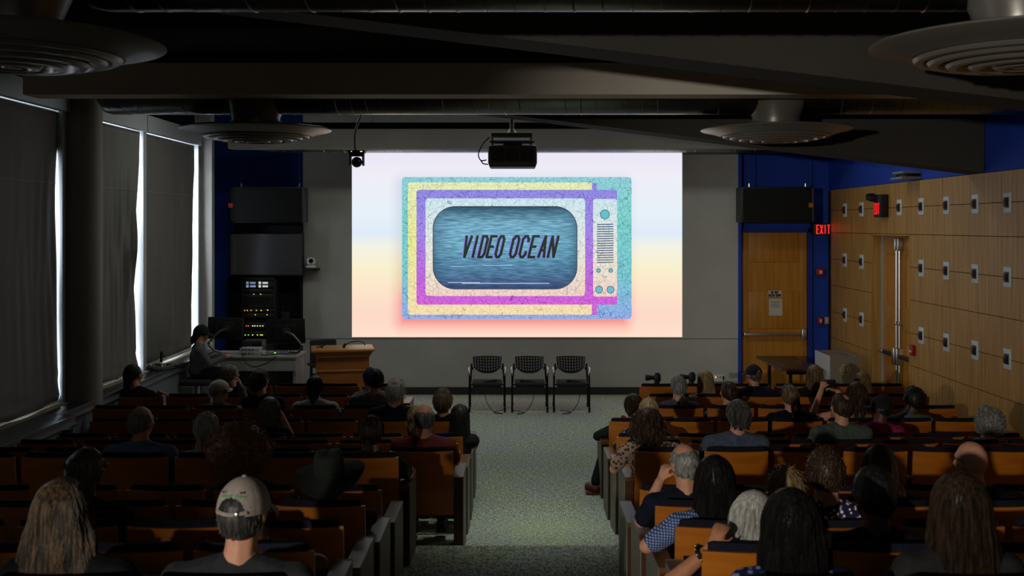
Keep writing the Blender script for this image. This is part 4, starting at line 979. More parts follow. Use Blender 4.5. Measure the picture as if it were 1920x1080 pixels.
def ss(a, b, x):
    t = max(0, min(1, (x - a) / (b - a))); return t * t * (3 - 2 * t)
class Noise1:
    def __init__(s, rnd, n, f0, f1): s.c = [(rnd.randint(f0, f1), rnd.uniform(0, 6.28), rnd.uniform(.4, 1)) for _ in range(n)]; s.n = sum(c[2] for c in s.c)
    def __call__(s, a): return sum(w * math.sin(f * a + p) for f, p, w in s.c) / s.n
# ---- hair in head space: centre of the head at the origin, face towards +y, crown at z = +.118
def hair_star(rnd, thick=.012, nape=-.085, front=.055, bald=None, rough=.004, locks=250, lock_len=.05, flick=.006, r0=(.079, .100, .112), curl=0.0, lr=.0026, yc=-.006, baldr=.06):
    mb = MB(); nu, nv = 44, 26; n1 = Noise1(rnd, 5, 3, 17); n2 = Noise1(rnd, 5, 3, 13)
    def mask(d):
        z = d.z * r0[2]; az = math.atan2(d.x, -d.y)       # 0 at the back
        zb = nape + (front - nape) * ss(.8, 2.6, abs(az)) - .02 * math.exp(-((abs(az) - 1.75) / .25) ** 2)
        m = ss(zb - .012, zb + .012, z)
        if bald is not None:
            by, bz = bald                                    # bald patch centre on the crown
            q = Vector((d.x * r0[0], d.y * r0[1], d.z * r0[2])) - Vector((0, by, bz))
            m *= ss(baldr - .03, baldr + .035, q.length)
        return m
    def surf(d, extra=0):
        m = mask(d)
        az = math.atan2(d.x, -d.y); w = rough * (n1(az) + n2(az * .5 + d.z * 5)) * m
        R = Vector((d.x * (r0[0] + thick), d.y * (r0[1] + thick), d.z * (r0[2] + thick)))
        B = Vector((d.x * r0[0], d.y * r0[1], d.z * r0[2])) * .95
        return B.lerp(R, m) + d * (w + extra) + Vector((0, yc, 0)), m
    rings = []
    for i in range(1, nv):
        t = PI * i / nv
        rings.append([surf(Vector((math.sin(t) * math.sin(2 * PI * j / nu), -math.sin(t) * math.cos(2 * PI * j / nu), math.cos(t))))[0] for j in range(nu)])
    top = surf(Vector((0, 0, 1)))[0]; bot = surf(Vector((0, 0, -1)))[0]
    mb.loft([[top] * nu] + rings + [[bot] * nu], False)
    for k in range(locks):
        u = rnd.uniform(-.6, 1); a = rnd.uniform(-PI, PI); q = math.sqrt(1 - u * u)
        d = Vector((q * math.sin(a), -q * math.cos(a), u)).normalized()
        if mask(d) < .5: continue
        pts = []; L = lock_len * rnd.uniform(.6, 1.3); ax = Vector((rnd.uniform(-.3, .3), rnd.uniform(-.3, .3), -1)); fl = flick * rnd.uniform(.3, 1.6); ph = rnd.uniform(0, 6)
        for s in range(5):
            f = s / 4
            dd = (d + (ax - d * ax.dot(d)) * (L * f / .1)).normalized()
            p, m = surf(dd, .001 + fl * f * f)
            if curl: p = p + Vector((math.sin(ph + f * 7), math.cos(ph + f * 7), math.sin(ph + f * 5))) * curl
            pts.append(p)
        mb.tube(pts, [lr, lr, lr, lr * .8, lr * .3], 3, False)
    return mb
def hair_long(rnd, length=.36, w=(.088, .098, .10), end_y=-.055, ry_end=.05, wave=.004, locks=420, ragged=.03, top_ry=.108, part=0.0, fr=(.07, .03, -.02), lr=.0026, flare=0.0, shift=0.0, frizz=.004, gather=None):
    mb = MB(); nu, nv = 60, 30; n1 = Noise1(rnd, 7, 8, 34); n2 = Noise1(rnd, 4, 3, 9); rg = [rnd.uniform(-1, 1) for _ in range(nu)]
    def ring(t):
        z = .128 - (length + .128) * t
        if z > 0:
            q = math.sqrt(max(0, 1 - (z / .1285) ** 2)); return z, w[0] * q, top_ry * q, -.006, fr[0] + .06 * z / .128 + .03
        s = -z / length
        rx = w[0] + (w[1] - w[0]) * ss(0, .5, s) + (w[2] - w[1]) * ss(.4, 1, s) + flare * ss(.6, 1, s)
        if gather: rx = rx * (1 - gather * ss(.1, .45, s)) + .0
        ry = top_ry + (ry_end - top_ry) * ss(.05, .6, s)
        return z, rx, ry, -.006 + (end_y + .006) * ss(.05, .6, s), fr[0] + (fr[1] - fr[0]) * ss(0, .35, s) + (fr[2] - fr[1]) * ss(.35, .7, s)
    def pos(t, a, ex=0):
        z, rx, ry, yc, yf = ring(t); am = wave * (1.0 * n1(a) + .8 * n2(a + t * 2.2)) * ss(.05, .4, t)
        x = math.sin(a) * (rx + am + ex) + shift * ss(.3, 1, t); y = -math.cos(a) * (ry + am + ex) + yc
        y = min(y, yf + (yc if z < 0 else 0) * .5)
        return Vector((x, y, z))
    rings = []
    for i in range(nv + 1):
        t = .004 + .996 * i / nv; R = []
        for j in range(nu):
            p = pos(t, 2 * PI * j / nu - PI)
            if t > .8: p.z += ragged * rg[j] * (t - .8) / .2
            R.append(p)
        rings.append(R)
    mb.loft(rings, True)
    for k in range(locks):
        a = rnd.uniform(-2.3, 2.3); t0 = rnd.uniform(.05, .6); t1 = min(1.03, t0 + rnd.uniform(.25, .6)); f0 = rnd.uniform(0, 6); am = rnd.uniform(.3, 1.5) * frizz; dr = rnd.uniform(-.12, .12)
        pts = []
        for s in range(8):
            f = s / 7; t = t0 + (t1 - t0) * f
            pts.append(pos(t, a + dr * f + am * 8 * math.sin(f0 + f * 5), .0015 + am * f))
        mb.tube(pts, [lr * q for q in (.5, 1, 1.1, 1.1, 1, .9, .7, .25)], 3, False)
    return mb
def hair_puff(rnd, r=(.2, .2, .19), c=(0, -.02, .06), tufts=1500, size=.016, rough=.012, curl=.006):
    mb = MB(); nu, nv = 48, 28; n1 = Noise1(rnd, 6, 3, 21); n2 = Noise1(rnd, 6, 2, 15)
    def surf(d, e=0):
        a = math.atan2(d.x, d.y); k = rough * (n1(a + d.z * 2) + n2(d.z * 6 + a * 2))
        return Vector(c) + Vector((d.x * (r[0] + k + e), d.y * (r[1] + k + e), d.z * (r[2] + k + e)))
    rings = []
    for i in range(0, nv + 1):
        t = max(.01, min(PI - .01, PI * i / nv))
        rings.append([surf(Vector((math.sin(t) * math.cos(2 * PI * j / nu), math.sin(t) * math.sin(2 * PI * j / nu), math.cos(t)))) for j in range(nu)])
    mb.loft(rings, True)
    for k in range(tufts):
        u = rnd.uniform(-.85, 1); a = rnd.uniform(0, 6.283); q = math.sqrt(1 - u * u); d = Vector((q * math.cos(a), q * math.sin(a), u))
        p = surf(d, -.004); tg = Vector((rnd.uniform(-1, 1), rnd.uniform(-1, 1), rnd.uniform(-1, 1))); tg = (tg - d * tg.dot(d)).normalized(); b = d.cross(tg); L = size * rnd.uniform(.6, 1.5)
        pts = [p + d * (L * f) + (tg * math.sin(f * 5) + b * math.cos(f * 5)) * curl for f in (0, .35, .7, 1)]
        mb.tube(pts, [.003, .0028, .002, .0008], 3, False)
    return mb
def xf(mb, M):
    mb.v = [tuple(M @ Vector(p)) for p in mb.v]; return mb
def add_hand(mb, wr, d, up, s, curl=.4, g=0.0, k=1.0):
    # wrist, direction of the fingers, back of the hand, side of the thumb (+1 / -1 along d x up)
    d = Vector(d).normalized(); up = Vector(up); up = (up - d * up.dot(d)).normalized(); sd = d.cross(up) * s; wr = Vector(wr) + d * .01
    for o in (-.022, -.007, .008, .022): mb.capsule(wr + sd * o * .7 * k, wr + d * .075 * k + sd * o * k, .014 * k + g, .012 * k + g, 6)
    for o, L in ((.030, .066), (.0105, .075), (-.0095, .070), (-.029, .054)):
        a = wr + d * .078 * k + sd * o * k; c = curl
        b = a + (d * math.cos(c) - up * math.sin(c)) * L * .5 * k; e = b + (d * math.cos(2.1 * c) - up * math.sin(2.1 * c)) * L * .5 * k
        mb.capsule(a, b, .0098 * k + g, .0088 * k + g, 6); mb.capsule(b, e, .0088 * k + g, .0072 * k + g, 6)
    a = wr + d * .02 * k + sd * .022 * k; b = a + (d * .7 + sd * .65 - up * .2).normalized() * .045 * k; e = b + (d * .85 + sd * .25 - up * .4).normalized() * .032 * k
    mb.capsule(a, b, .013 * k + g, .011 * k + g, 6); mb.capsule(b, e, .0105 * k + g, .0085 * k + g, 6)
def person(label, base, S, head=(0, 0), rz=0.0, yaw=0.0, pitch=0.0, roll=0.0, sw=.38, bw=1.0, hs=1.0, skin='fair', shirt=None, sleeve='short', trousers=None, lean=0.0, fwd=0.0,
           hair=None, hcol='brown', extras=(), arms=None, seatz=.455, vox=.014, legs=None, shoe=None, seed=1, neck=1.0, hair_label=None, shirt_label=None, face_y=0.0):
    t = thing('person', label, 'person', base, rz, 'people in the hall'); rnd = random.Random(seed)
    hc = Vector((head[0], -.015 + fwd + face_y, S - .118 * hs)); sz = seatz
    shz = hc.z - .232 * hs
    def lx(z): return lean * (z - sz) / (shz - sz)
    def ly(z): return fwd * (z - sz) / (shz - sz)
    HR = Matrix.Translation(hc) @ Euler((pitch, roll, yaw), 'XYZ').to_matrix().to_4x4() @ Matrix.Scale(hs, 4)
    arms = arms or {}; legs = legs or {}
    za, zc = sz + (shz - sz) * .40, sz + (shz - sz) * .70
    shp = {s: Vector((s * (sw / 2 - .015) + lx(shz), -.055 + ly(shz), shz - .005)) for s in (-1, 1)}
    AR = {}
    for s in (-1, 1):
        d = arms.get(s)
        if d: AR[s] = [shp[s]] + [Vector(p) for p in d['pts']]
        else: AR[s] = [shp[s], Vector((s * (sw / 2 + .045) + lx(za) , .03 + ly(za), sz + .23)), Vector((s * .13, .27, sz + .185))]
    LG = {}
    for s in (-1, 1): LG[s] = legs.get(s) or [Vector((s * .09, .04, sz + .09)), Vector((s * .12, .42, sz + .07)), Vector((s * .12, .37, .11)), Vector((s * .13, .52, .045))]
    def torso(mb, g, up=True):
        mb.ell((0, .0, sz + .125), (.165 * bw + g, .125 * bw + g, .115 + g)); mb.ell((lx(za), -.015 + ly(za), za), (.158 * bw + g, .118 * bw + g, .16 + g))
        mb.ell((lx(zc), -.035 + ly(zc), zc), (.168 * bw + g, .118 * bw + g, .17 + g))
        mb.capsule(shp[-1], shp[1], .062 + g, .062 + g)
        for s in (-1, 1): mb.capsule((hc.x * .6 + s * .03, -.05 + ly(shz), shz + .055), (s * sw * .36 + lx(shz), -.055 + ly(shz), shz + .01), .045 + g * .7, .05 + g)
    def arm(mb, s, g, upto):
        A = AR[s]; r = (.056, .043, .030)
        if upto == 'short':
            e = A[0].lerp(A[1], .72); mb.capsule(A[0], e, r[0] + g, r[1] + .01 + g)
        else:
            mb.capsule(A[0], A[1], r[0] + g, r[1] + g)
            mb.capsule(A[1], A[2] if upto == 'full' else A[1].lerp(A[2], .93), r[1] + g, r[2] + g + (.006 if upto == 'long' else 0))
    b = MB(); torso(b, 0)
    b.capsule((hc.x * .55, -.05 + ly(shz), shz - .02), hc + Vector((0, -.02, -.065 * hs)), .070 * neck, .062 * neck)
    for s in (-1, 1):
        arm(b, s, 0, 'full'); A = AR[s]; dd = arms.get(s, {})
        add_hand(b, A[2], dd.get('dir', (A[2] - A[1]) * Vector((1, 1, .4))), dd.get('up', (0, 0, 1)), dd.get('thumb', -s), dd.get('curl', .45))
        L = LG[s]; b.capsule(L[0], L[1], .082 * bw, .058); b.capsule(L[1], L[2], .056, .040); b.capsule(L[2], L[2] + Vector((0, .0, -.06)), .038, .036); b.capsule(L[2] + Vector((0, 0, -.06)), L[3], .036, .03)
    h = MB()
    h.ell((0, -.005, .012), (.078, .098, .106), None, 20, 14); h.ell((0, .032, -.062), (.056, .062, .056), None, 14, 10); h.ell((0, .07, -.095), (.026, .022, .02))
    h.capsule((0, .092, .012), (0, .112, -.022), .009, .014, 6); h.ell((0, .094, -.055), (.024, .012, .010)); h.ell((0, .086, .028), (.052, .014, .010))
    for s in (-1, 1): h.ell((s * .079, -.006, -.008), (.011, .021, .033)); h.ell((s * .04, .075, -.02), (.022, .018, .02))
    xf(h, HR); b.add(h.v, h.f)
    o = obj('body', b, SK[skin], t, None); vx(o, vox)
    if shirt is not None:
        c = MB(); torso(c, .013)
        for s in (-1, 1):
            if sleeve != 'none': arm(c, s, .012, sleeve)
        c.capsule((hc.x * .55, -.05 + ly(shz), shz - .03), (hc.x * .55, -.048 + ly(shz), shz + .022), .086, .080)
        if sleeve == 'long': c.capsule((hc.x * .55, -.05 + ly(shz), shz + .01), (hc.x * .6, -.045 + ly(shz), shz + .055), .082, .078)
        o = obj('shirt', c, shirt, t, None, shirt_label); vx(o, vox)
    c = MB(); c.ell((0, .0, sz + .10), (.172 * bw, .135 * bw, .10))
    for s in (-1, 1): L = LG[s]; c.capsule(L[0], L[1], .094 * bw, .070); c.capsule(L[1], L[2] + Vector((0, 0, .02)), .068, .056)
    o = obj('trousers', c, trousers or M_trou, t, None); vx(o, .02)
    for s in (-1, 1):
        L = LG[s]; c = MB(); a = L[2] + Vector((0, -.02, -.055)); c.capsule(a, L[3], .047, .044); c.box(min(a.x, L[3].x) - .04, max(a.x, L[3].x) + .04, min(a.y, L[3].y) - .045, max(a.y, L[3].y) + .05, min(a.z, L[3].z) - .045, min(a.z, L[3].z) - .025)
        o = obj('shoe', c, shoe or M_shoe, t, 50)
    if hair is not None:
        hm = hair(rnd); obj('hair', xf(hm, HR), HM[hcol], t, 70, hair_label)
    for (n_, f, m_) in extras: 
        e = f(rnd)
        e.v = [tuple(HR @ Vector(p)) for p in e.v]; obj(n_, e, m_, t, 50)
    return t
# accessories in head space
def glasses(rnd):
    mb = MB()
    for s in (-1, 1):
        mb.tube([(s * .036 + .03 * math.cos(2 * PI * k / 14), .106 - .012 * abs(s * .036 + .03 * math.cos(2 * PI * k / 14)) / .06, .012 + .021 * math.sin(2 * PI * k / 14)) for k in range(15)], .0022, 5)
        mb.tube([(s * .066, .098, .016), (s * .082, .07, .016), (s * .086, -.005, .012), (s * .084, -.025, -.008)], .0024, 5)
    mb.tube([(-.008, .106, .016), (.008, .106, .016)], .0022, 5); return mb
def ponytail(length=.2, r=.028, y=-.115, z=-.02, dx=0.0):
    def f(rnd):
        mb = MB()
        for k in range(26):
            a = rnd.uniform(0, 6.28); q = rnd.uniform(0, 1) ** .5 * r
            p0 = Vector((dx + q * .4 * math.cos(a), y + q * .3 * math.sin(a), z)); pts = []
            for s in range(6):
                f_ = s / 5; pts.append(p0 + Vector((q * math.cos(a) * f_ * .9 + dx * f_, -.02 * math.sin(f_ * PI) + q * math.sin(a) * f_ * .5, -length * f_ * rnd.uniform(.94, 1.06))))
            mb.tube(pts, [.006, .010, .011, .010, .007, .002], 5)
        mb.ell((dx, y, z), (.018, .016, .016)); return mb
    return f
def bun(c=(0, -.10, .05), r=.035): return lambda rnd: hair_puff(rnd, (r, r, r), c, 160, .012, .004, .004)
def cap_crown(rnd, hole=True, r=(.091, .112, .112), z0=.015):
    mb = MB(); nu, nv = 96, 40; V = []; F = []
    for i in range(nv + 1):
        t = (PI / 2) * i / nv
        for j in range(nu):
            a = 2 * PI * j / nu; d = Vector((math.sin(t) * math.sin(a), -math.sin(t) * math.cos(a), math.cos(t)))
            k = 1 - .012 * (1 if j % 16 == 0 else 0)
            V.append(Vector((d.x * r[0] * k, d.y * r[1] * k - .004, z0 + d.z * r[2] * .98 - (.012 if i == nv else 0))))
    for i in range(nv):
        for j in range(nu):
            k = (j + 1) % nu; q = [V[i * nu + j], V[i * nu + k], V[(i + 1) * nu + k], V[(i + 1) * nu + j]]; c = sum(q, Vector()) / 4
            if hole and c.y < 0 and (c.x / .05) ** 2 + ((c.z - z0) / .052) ** 2 < 1: continue
            F.append((i * nu + j, (i + 1) * nu + j, (i + 1) * nu + k, i * nu + k))
    mb.add(V, F); mb.ell((0, -.004, z0 + r[2] * .985), (.010, .010, .006)); return mb
def cap_strap(z0=.015): return lambda rnd: MB().tube([(-.056 + .112 * k / 10, -.004 - .113 * math.sqrt(max(0, 1 - ((-.056 + .112 * k / 10) / .091) ** 2)), z0 + .002 - .006 * math.sin(PI * k / 10)) for k in range(11)], .0075, 6)
def cap_brim(z0=.012, L=.075):
    def f(rnd):
        def fn(u, v):
            a = (u - .5) * 2.3; R = .09 + .002; x = math.sin(a) * R; y = math.cos(a) * .11 - .004; d = math.cos(a * .68)
            return (x * (1 + .05 * v), y + L * v * d, z0 - .018 * v - .03 * (math.sin(a)) ** 2 * v + .002)
        mb = MB().grid(fn, 20, 5); n = len(mb.v)
        mb.add([(p[0], p[1], p[2] - .005) for p in mb.v], [tuple(reversed(q)) for q in mb.f]); return mb
    return f
def eyelets(rnd):
    mb = MB()
    for s in (-1, 1): mb.ell((s * .034, -.095, .085), (.004, .004, .004))
    return mb
def cap_stitch(rnd):                                # illegible green stitching over the opening
    mb = MB()
    for k in range(11):
        if k == 6: continue
        x = -.043 + .0086 * k; z = .070 - .004 * abs(k - 5) / 5; y = -.004 - .1135 * math.sqrt(1 - (x / .0915) ** 2 - ((z - .015) / .112) ** 2 * .96)
        for (a, b) in (((-.003, 0), (-.003, .008)), ((-.003, .008 * (k % 2)), (.003, .004 + .004 * (k % 3 > 0)))):
            mb.tube([(x + a[0], y - .001, z + a[1]), (x + b[0], y - .001, z + b[1])], .0012, 4)
    return mb
def fedora_crown(rnd):
    R = []
    for (z, k) in ((.02, 1.0), (.06, .98), (.10, .95), (.13, .9), (.148, .8), (.155, .6), (.15, .3), (.146, .02)):
        R.append([Vector((.093 * k * math.cos(2 * PI * j / 36), .112 * k * math.sin(2 * PI * j / 36) - .005, z + (.014 * abs(math.cos(2 * PI * j / 36)) if z > .12 else 0))) for j in range(36)])
    return MB().loft(R)
def fedora_brim(rnd):
    def fn(u, v):
        a = 2 * PI * u; r = .09 + .12 * v
        return (math.cos(a) * r * 1.0, math.sin(a) * (r + .02) - .005, .03 - .10 * v * max(0, -math.sin(a)) ** 1.2 + .05 * v * v * abs(math.cos(a)) * max(0, .4 - math.sin(a)) + .012 * v * math.sin(3 * a))
    mb = MB().grid(fn, 60, 8); mb.add([(p[0], p[1], p[2] - .004) for p in mb.v], [tuple(reversed(q)) for q in mb.f]); return mb
def fedora_band(rnd): return MB().lathe([(.094, .022), (.096, .024), (.0955, .046), (.093, .048)], 36, (0, -.005, 0))
def earring(s): return lambda rnd: MB().ell((s * .084, .0, -.048), (.005, .005, .005))

def at(side, row, i, hx, hy, **kw):
    """a seated listener: seat, head centre column and crown row in the photograph"""
    sx = seat_x(side, row, i) + kw.pop('dx', 0.0); Yb = ROWY[row] + .07 + .185; Yh = Yb - .015 + kw.get('fwd', 0)
    top = HC - (hy - CY) * Yh / FP - ROWZ[row]; hxw = (hx - CX) * Yh / FP - sx
    lean = kw.pop('lean', max(-.12, min(.12, hxw * .6)))
    return person(kw.pop('label'), (sx, Yb, ROWZ[row]), top, (hxw, 0), lean=lean, seed=int(hx), **kw)
H_short = lambda **k: (lambda r: hair_star(r, **k)); H_long = lambda **k: (lambda r: hair_long(r, **k)); H_puff = lambda **k: (lambda r: hair_puff(r, **k))
NAVY = cloth('navy', (26, 30, 46)); BLACK = cloth('black', (18, 18, 20)); GREYT = cloth('grey', (112, 112, 110)); WHITE = cloth('white', (176, 172, 166)); OLIVE = cloth('olive', (62, 66, 56)); CHAR = cloth('charcoal', (40, 40, 42))
M_cap = mat('cap_cotton', rgb(158, 146, 138), .9, col2=rgb(146, 134, 126), scale=(40, 40, 40)); M_capb = mat('cap_black', rgb(20, 20, 22), .9); M_capl = mat('cap_cream', rgb(176, 166, 150), .9); M_hat = mat('hat_felt_green', rgb(22, 30, 22), .85)
M_gl = mat('glasses_frame', rgb(24, 24, 26), .35)
def pattern(name, a, b, c, sc, kind='VORONOI'):
    m = mat('cloth_' + name, rgb(*a), .9, spec=.15); nt = m.node_tree; bs = nt.nodes['Principled BSDF']; tc = nn(nt, 'ShaderNodeTexCoord')
    if kind == 'VORONOI':
        v = nn(nt, 'ShaderNodeTexVoronoi'); v.inputs['Scale'].default_value = sc; nt.links.new(tc.outputs['Object'], v.inputs['Vector'])
        r = nn(nt, 'ShaderNodeValToRGB'); r.color_ramp.interpolation = 'CONSTANT'; e = r.color_ramp.elements; e[0].position = 0; e[0].color = rgb(*b); e[1].position = .36; e[1].color = rgb(*c); q = e.new(.48); q.color = rgb(*a)
        nt.links.new(v.outputs['Distance'], r.inputs[0]); nt.links.new(r.outputs[0], bs.inputs['Base Color'])
    else:
        out = None
        for ax in ((1, 0, 0), (0, 0, 1)):
            if kind == 'STRIPE' and ax[0]: continue
            w = nn(nt, 'ShaderNodeTexWave'); w.inputs['Scale'].default_value = sc; w.inputs['Distortion'].default_value = 1.5; w.bands_direction = 'X' if ax[0] else 'Z'
            nt.links.new(tc.outputs['Object'], w.inputs['Vector']); out = w.outputs[1] if out is None else math_n(nt, 'MULTIPLY', out, w.outputs[1])
        r = nn(nt, 'ShaderNodeValToRGB'); r.color_ramp.elements[0].color = rgb(*a); r.color_ramp.elements[1].color = rgb(*b); r.color_ramp.elements[0].position = .3; r.color_ramp.elements[1].position = .7
        nt.links.new(out, r.inputs[0]); nt.links.new(r.outputs[0], bs.inputs['Base Color'])
    return m
FLORAL = pattern('floral_beige', (150, 132, 118), (60, 54, 44), (110, 60, 50), 34)
FLORALB = pattern('floral_blue', (30, 34, 70), (226, 224, 220), (84, 36, 44), 42)
CHECK = pattern('blue_check', (58, 78, 128), (176, 186, 206), None, 22, 'CHECK'); STRIPE = pattern('blue_stripe', (70, 84, 112), (130, 142, 164), None, 16, 'STRIPE')
DOTS = pattern('navy_flecked', (22, 26, 52), (120, 128, 160), (40, 48, 90), 26)
# ---------------------------------------------------------------- left block, front to back
at('L', 2, 6, 240, 686, label='person in black by the round column, long dark hair, arm over the seat', rz=-.45, yaw=-.8, shirt=BLACK, skin='tan', hair=H_long(length=.20, w=(.09, .092, .088), wave=.004), hcol='black',
   arms={1: {'pts': [(.23, -.12, .78), (.36, -.22, .90)], 'dir': (.5, .6, -.3), 'curl': .7}}, dx=.03)
at('L', 2, 4, 432, 684, label='grey-haired person in black with glasses beside the control desk', yaw=-.9, shirt=BLACK, hair=H_short(thick=.014, nape=-.09, locks=300, lock_len=.06), hcol='grey', extras=[('glasses', glasses, M_gl)])
at('L', 3, 4, 411, 712, label='person in a cream flat cap, hand at the mouth', yaw=-1.0, shirt=GREYT, sleeve='long', hair=H_short(thick=.004, nape=-.07, bald=(0, .1), baldr=.105, locks=80), hcol='grey',
   extras=[('glasses', glasses, M_gl), ('cap', lambda r: cap_crown(r, False, (.093, .116, .10), .022), M_capl), ('cap_brim', cap_brim(.02, .05), M_capl)], arms={1: {'pts': [(.27, .1, .74), (.19, .17, 1.0)], 'dir': (-.3, .1, 1), 'up': (1, .2, 0), 'curl': .6}}, vox=.011)
at('L', 3, 3, 487, 695, label='person in black with swept-back dark hair and glasses', yaw=-.7, pitch=.05, shirt=BLACK, hair=H_short(thick=.026, nape=-.10, locks=320, lock_len=.07, flick=.012), hcol='brown', extras=[('glasses', glasses, M_gl)])
at('L', 3, 2, 590, 705, label='person in a white shirt with black hair tied low', shirt=WHITE, sleeve='long', skin='tan', hair=H_long(length=.20, w=(.090, .09, .03), gather=.35, end_y=-.07, ry_end=.03), hcol='black', sw=.42)
at('L', 2, 1, 694, 690, label='person in a dark blue cap half hidden behind a dark-haired head', shirt=GREYT, hair=H_short(thick=.004, bald=(0, .1), baldr=.105, locks=80), hcol='black', extras=[('cap', lambda r: cap_crown(r, False), mat('cap_navy', rgb(26, 30, 52), .9))])
at('L', 3, 1, 705, 692, label='person in a grey shirt with short dark hair near the lectern', shirt=GREYT, hair=H_short(thick=.010, nape=-.10), hcol='black', sw=.41)
at('L', 4, 2, 742, 712, label='person with wispy white hair and a dark navy shirt', yaw=-.15, shirt=NAVY, hair=H_short(thick=.014, nape=-.09, locks=420, lock_len=.05, flick=.03, lr=.0016, bald=(-.05, .11), baldr=.05), hcol='white', sw=.42, bw=1.1)
at('L', 4, 1, 830, 730, label='person with short wavy blond hair and a dark top near the aisle', shirt=BLACK, hair=H_short(thick=.022, nape=-.11, locks=360, lock_len=.08, flick=.012), hcol='lightbrown', dx=.02)
at('L', 5, 4, 505, 745, label='person with wavy grey hair in navy, hand held to the cheek', yaw=-.3, shirt=NAVY, hair=H_long(length=.15, w=(.096, .104, .085), wave=.010, frizz=.010, end_y=-.03, ry_end=.07), hcol='grey',
   arms={1: {'pts': [(.27, .08, .70), (.13, .12, .98)], 'dir': (-.35, 0, 1), 'up': (1, .3, 0), 'curl': .5}})
at('L', 5, 1, 862, 758, label='person with long straight black hair in the aisle seat', shirt=CHAR, skin='tan', hair=H_long(length=.34, w=(.092, .10, .115), wave=.005, end_y=-.06), hcol='black', dx=.1, sleeve='none')
at('L', 6, 1, 783, 759, label='person in a blue shirt mostly hidden behind the bald head', shirt=cloth('royal_blue', (40, 44, 96)), yaw=.3, hair=H_long(length=.16, w=(.094, .10, .09), wave=.008, frizz=.008), hcol='blond', dx=0.03)
at('L', 7, 1, 796, 757, label='bald bearded person in a dark red shirt beside the aisle', shirt=cloth('brick_red', (104, 44, 42)), sw=.44, bw=1.15, hair=H_short(thick=.006, nape=-.10, bald=(-.01, .10), baldr=.085, locks=120, lock_len=.02), hcol='darkgrey',
   extras=[('beard', lambda r: MB().ell((0, .045, -.085), (.066, .06, .045), None, 18, 12), HM['white'])])
at('L', 8, 4, 265, 762, label='person with thin grey hair and glasses in a light blue shirt', yaw=-.45, shirt=cloth('light_blue', (104, 122, 156)), sw=.46, bw=1.15, sleeve='long', hair=H_short(thick=.005, nape=-.085, bald=(.02, .10), baldr=.07, locks=160, lock_len=.025), hcol='grey', extras=[('glasses', glasses, M_gl)])
at('L', 8, 3, 388, 773, label='person with smooth white hair in a low ponytail, white top', yaw=-.35, shirt=WHITE, sw=.36, hair=H_short(thick=.012, nape=-.10, locks=320, lock_len=.09, flick=.002), hcol='white', extras=[('ponytail', ponytail(.16, .024, -.10, -.07), HM['white'])])
at('L', 8, 1, 697, 779, label='person in an olive shirt with a brown low ponytail by the aisle', yaw=-.15, shirt=OLIVE, sw=.40, bw=1.05, hair=H_short(thick=.012, nape=-.105, locks=320, lock_len=.09, flick=.003), hcol='auburn', extras=[('ponytail', ponytail(.13, .032, -.105, -.055), HM['auburn'])],
   arms={1: {'pts': [(.32, .0, .64), (.30, .24, .62)]}})
at('L', 9, 2, 449, 823, label='person with a huge round brown afro', shirt=CHAR, skin='dark', hair=H_puff(r=(.205, .20, .185), c=(0, -.02, .04), tufts=2600, size=.02), hcol='afro', sw=.40)
at('L', 10, 1, 620, 858, label='person in a wide dark green felt hat and navy jacket', shirt=NAVY, sleeve='long', skin='dark', sw=.40, hair=H_short(thick=.006), hcol='black',
   extras=[('hat_crown', fedora_crown, M_hat), ('hat_brim', fedora_brim, M_hat), ('hat_band', fedora_band, mat('hat_band', rgb(14, 18, 14), .8))], pitch=.12, roll=-.08)
at('L', 11, 3, 160, 838, label='person in a maroon shirt with thinning grey-black hair', yaw=-.35, shirt=cloth('maroon', (58, 24, 26)), sleeve='long', skin='dark', sw=.44, bw=1.15, hair=H_short(thick=.010, nape=-.10, bald=(-.03, .11), baldr=.05, locks=200, lock_len=.03), hcol='darkgrey', extras=[('glasses', glasses, M_gl)])
at('L', 12, 1, 474, 905, label='person in a sleeveless black top behind the capped head', shirt=BLACK, sleeve='none', skin='dark', hair=H_short(thick=.008), hcol='black', sw=.38, dx=.02)
at('L', 13, 2, 117, 900, label='person with shoulder-length streaked grey-blond hair, nearest on the left', shirt=BLACK, sleeve='long', dx=.06, sw=.42, hair=H_long(length=.235, w=(.104, .135, .15), wave=.006, frizz=.0055, locks=2400, end_y=-.03, ry_end=.10, flare=.012, ragged=.03, lr=.0013, top_ry=.116), hcol='streaked', vox=.012)
at('L', 13, 1, 458, 897, label='person in a pale grey baseball cap and dark T-shirt', yaw=-.22, pitch=-.05, shirt=cloth('slate', (44, 46, 50)), sw=.47, bw=1.15, dx=.06, hs=1.06, hair=H_short(thick=.005, nape=-.105, locks=260, lock_len=.02, bald=(0.02, .1), baldr=.085, lr=.0012), hcol='pepper', vox=.011,
   extras=[('cap', cap_crown, M_cap), ('cap_brim', cap_brim(), M_cap), ('cap_strap', cap_strap(), M_cap), ('cap_eyelets', eyelets, mat('eyelet_dark', rgb(40, 40, 60), .7)), ('cap_stitching', cap_stitch, mat('stitch_green', rgb(60, 170, 110), .8)),
           ('strap_buckle', lambda r: MB().rbox(.02, .036, -.125, -.108, .004, .022, .003), M_metal)])
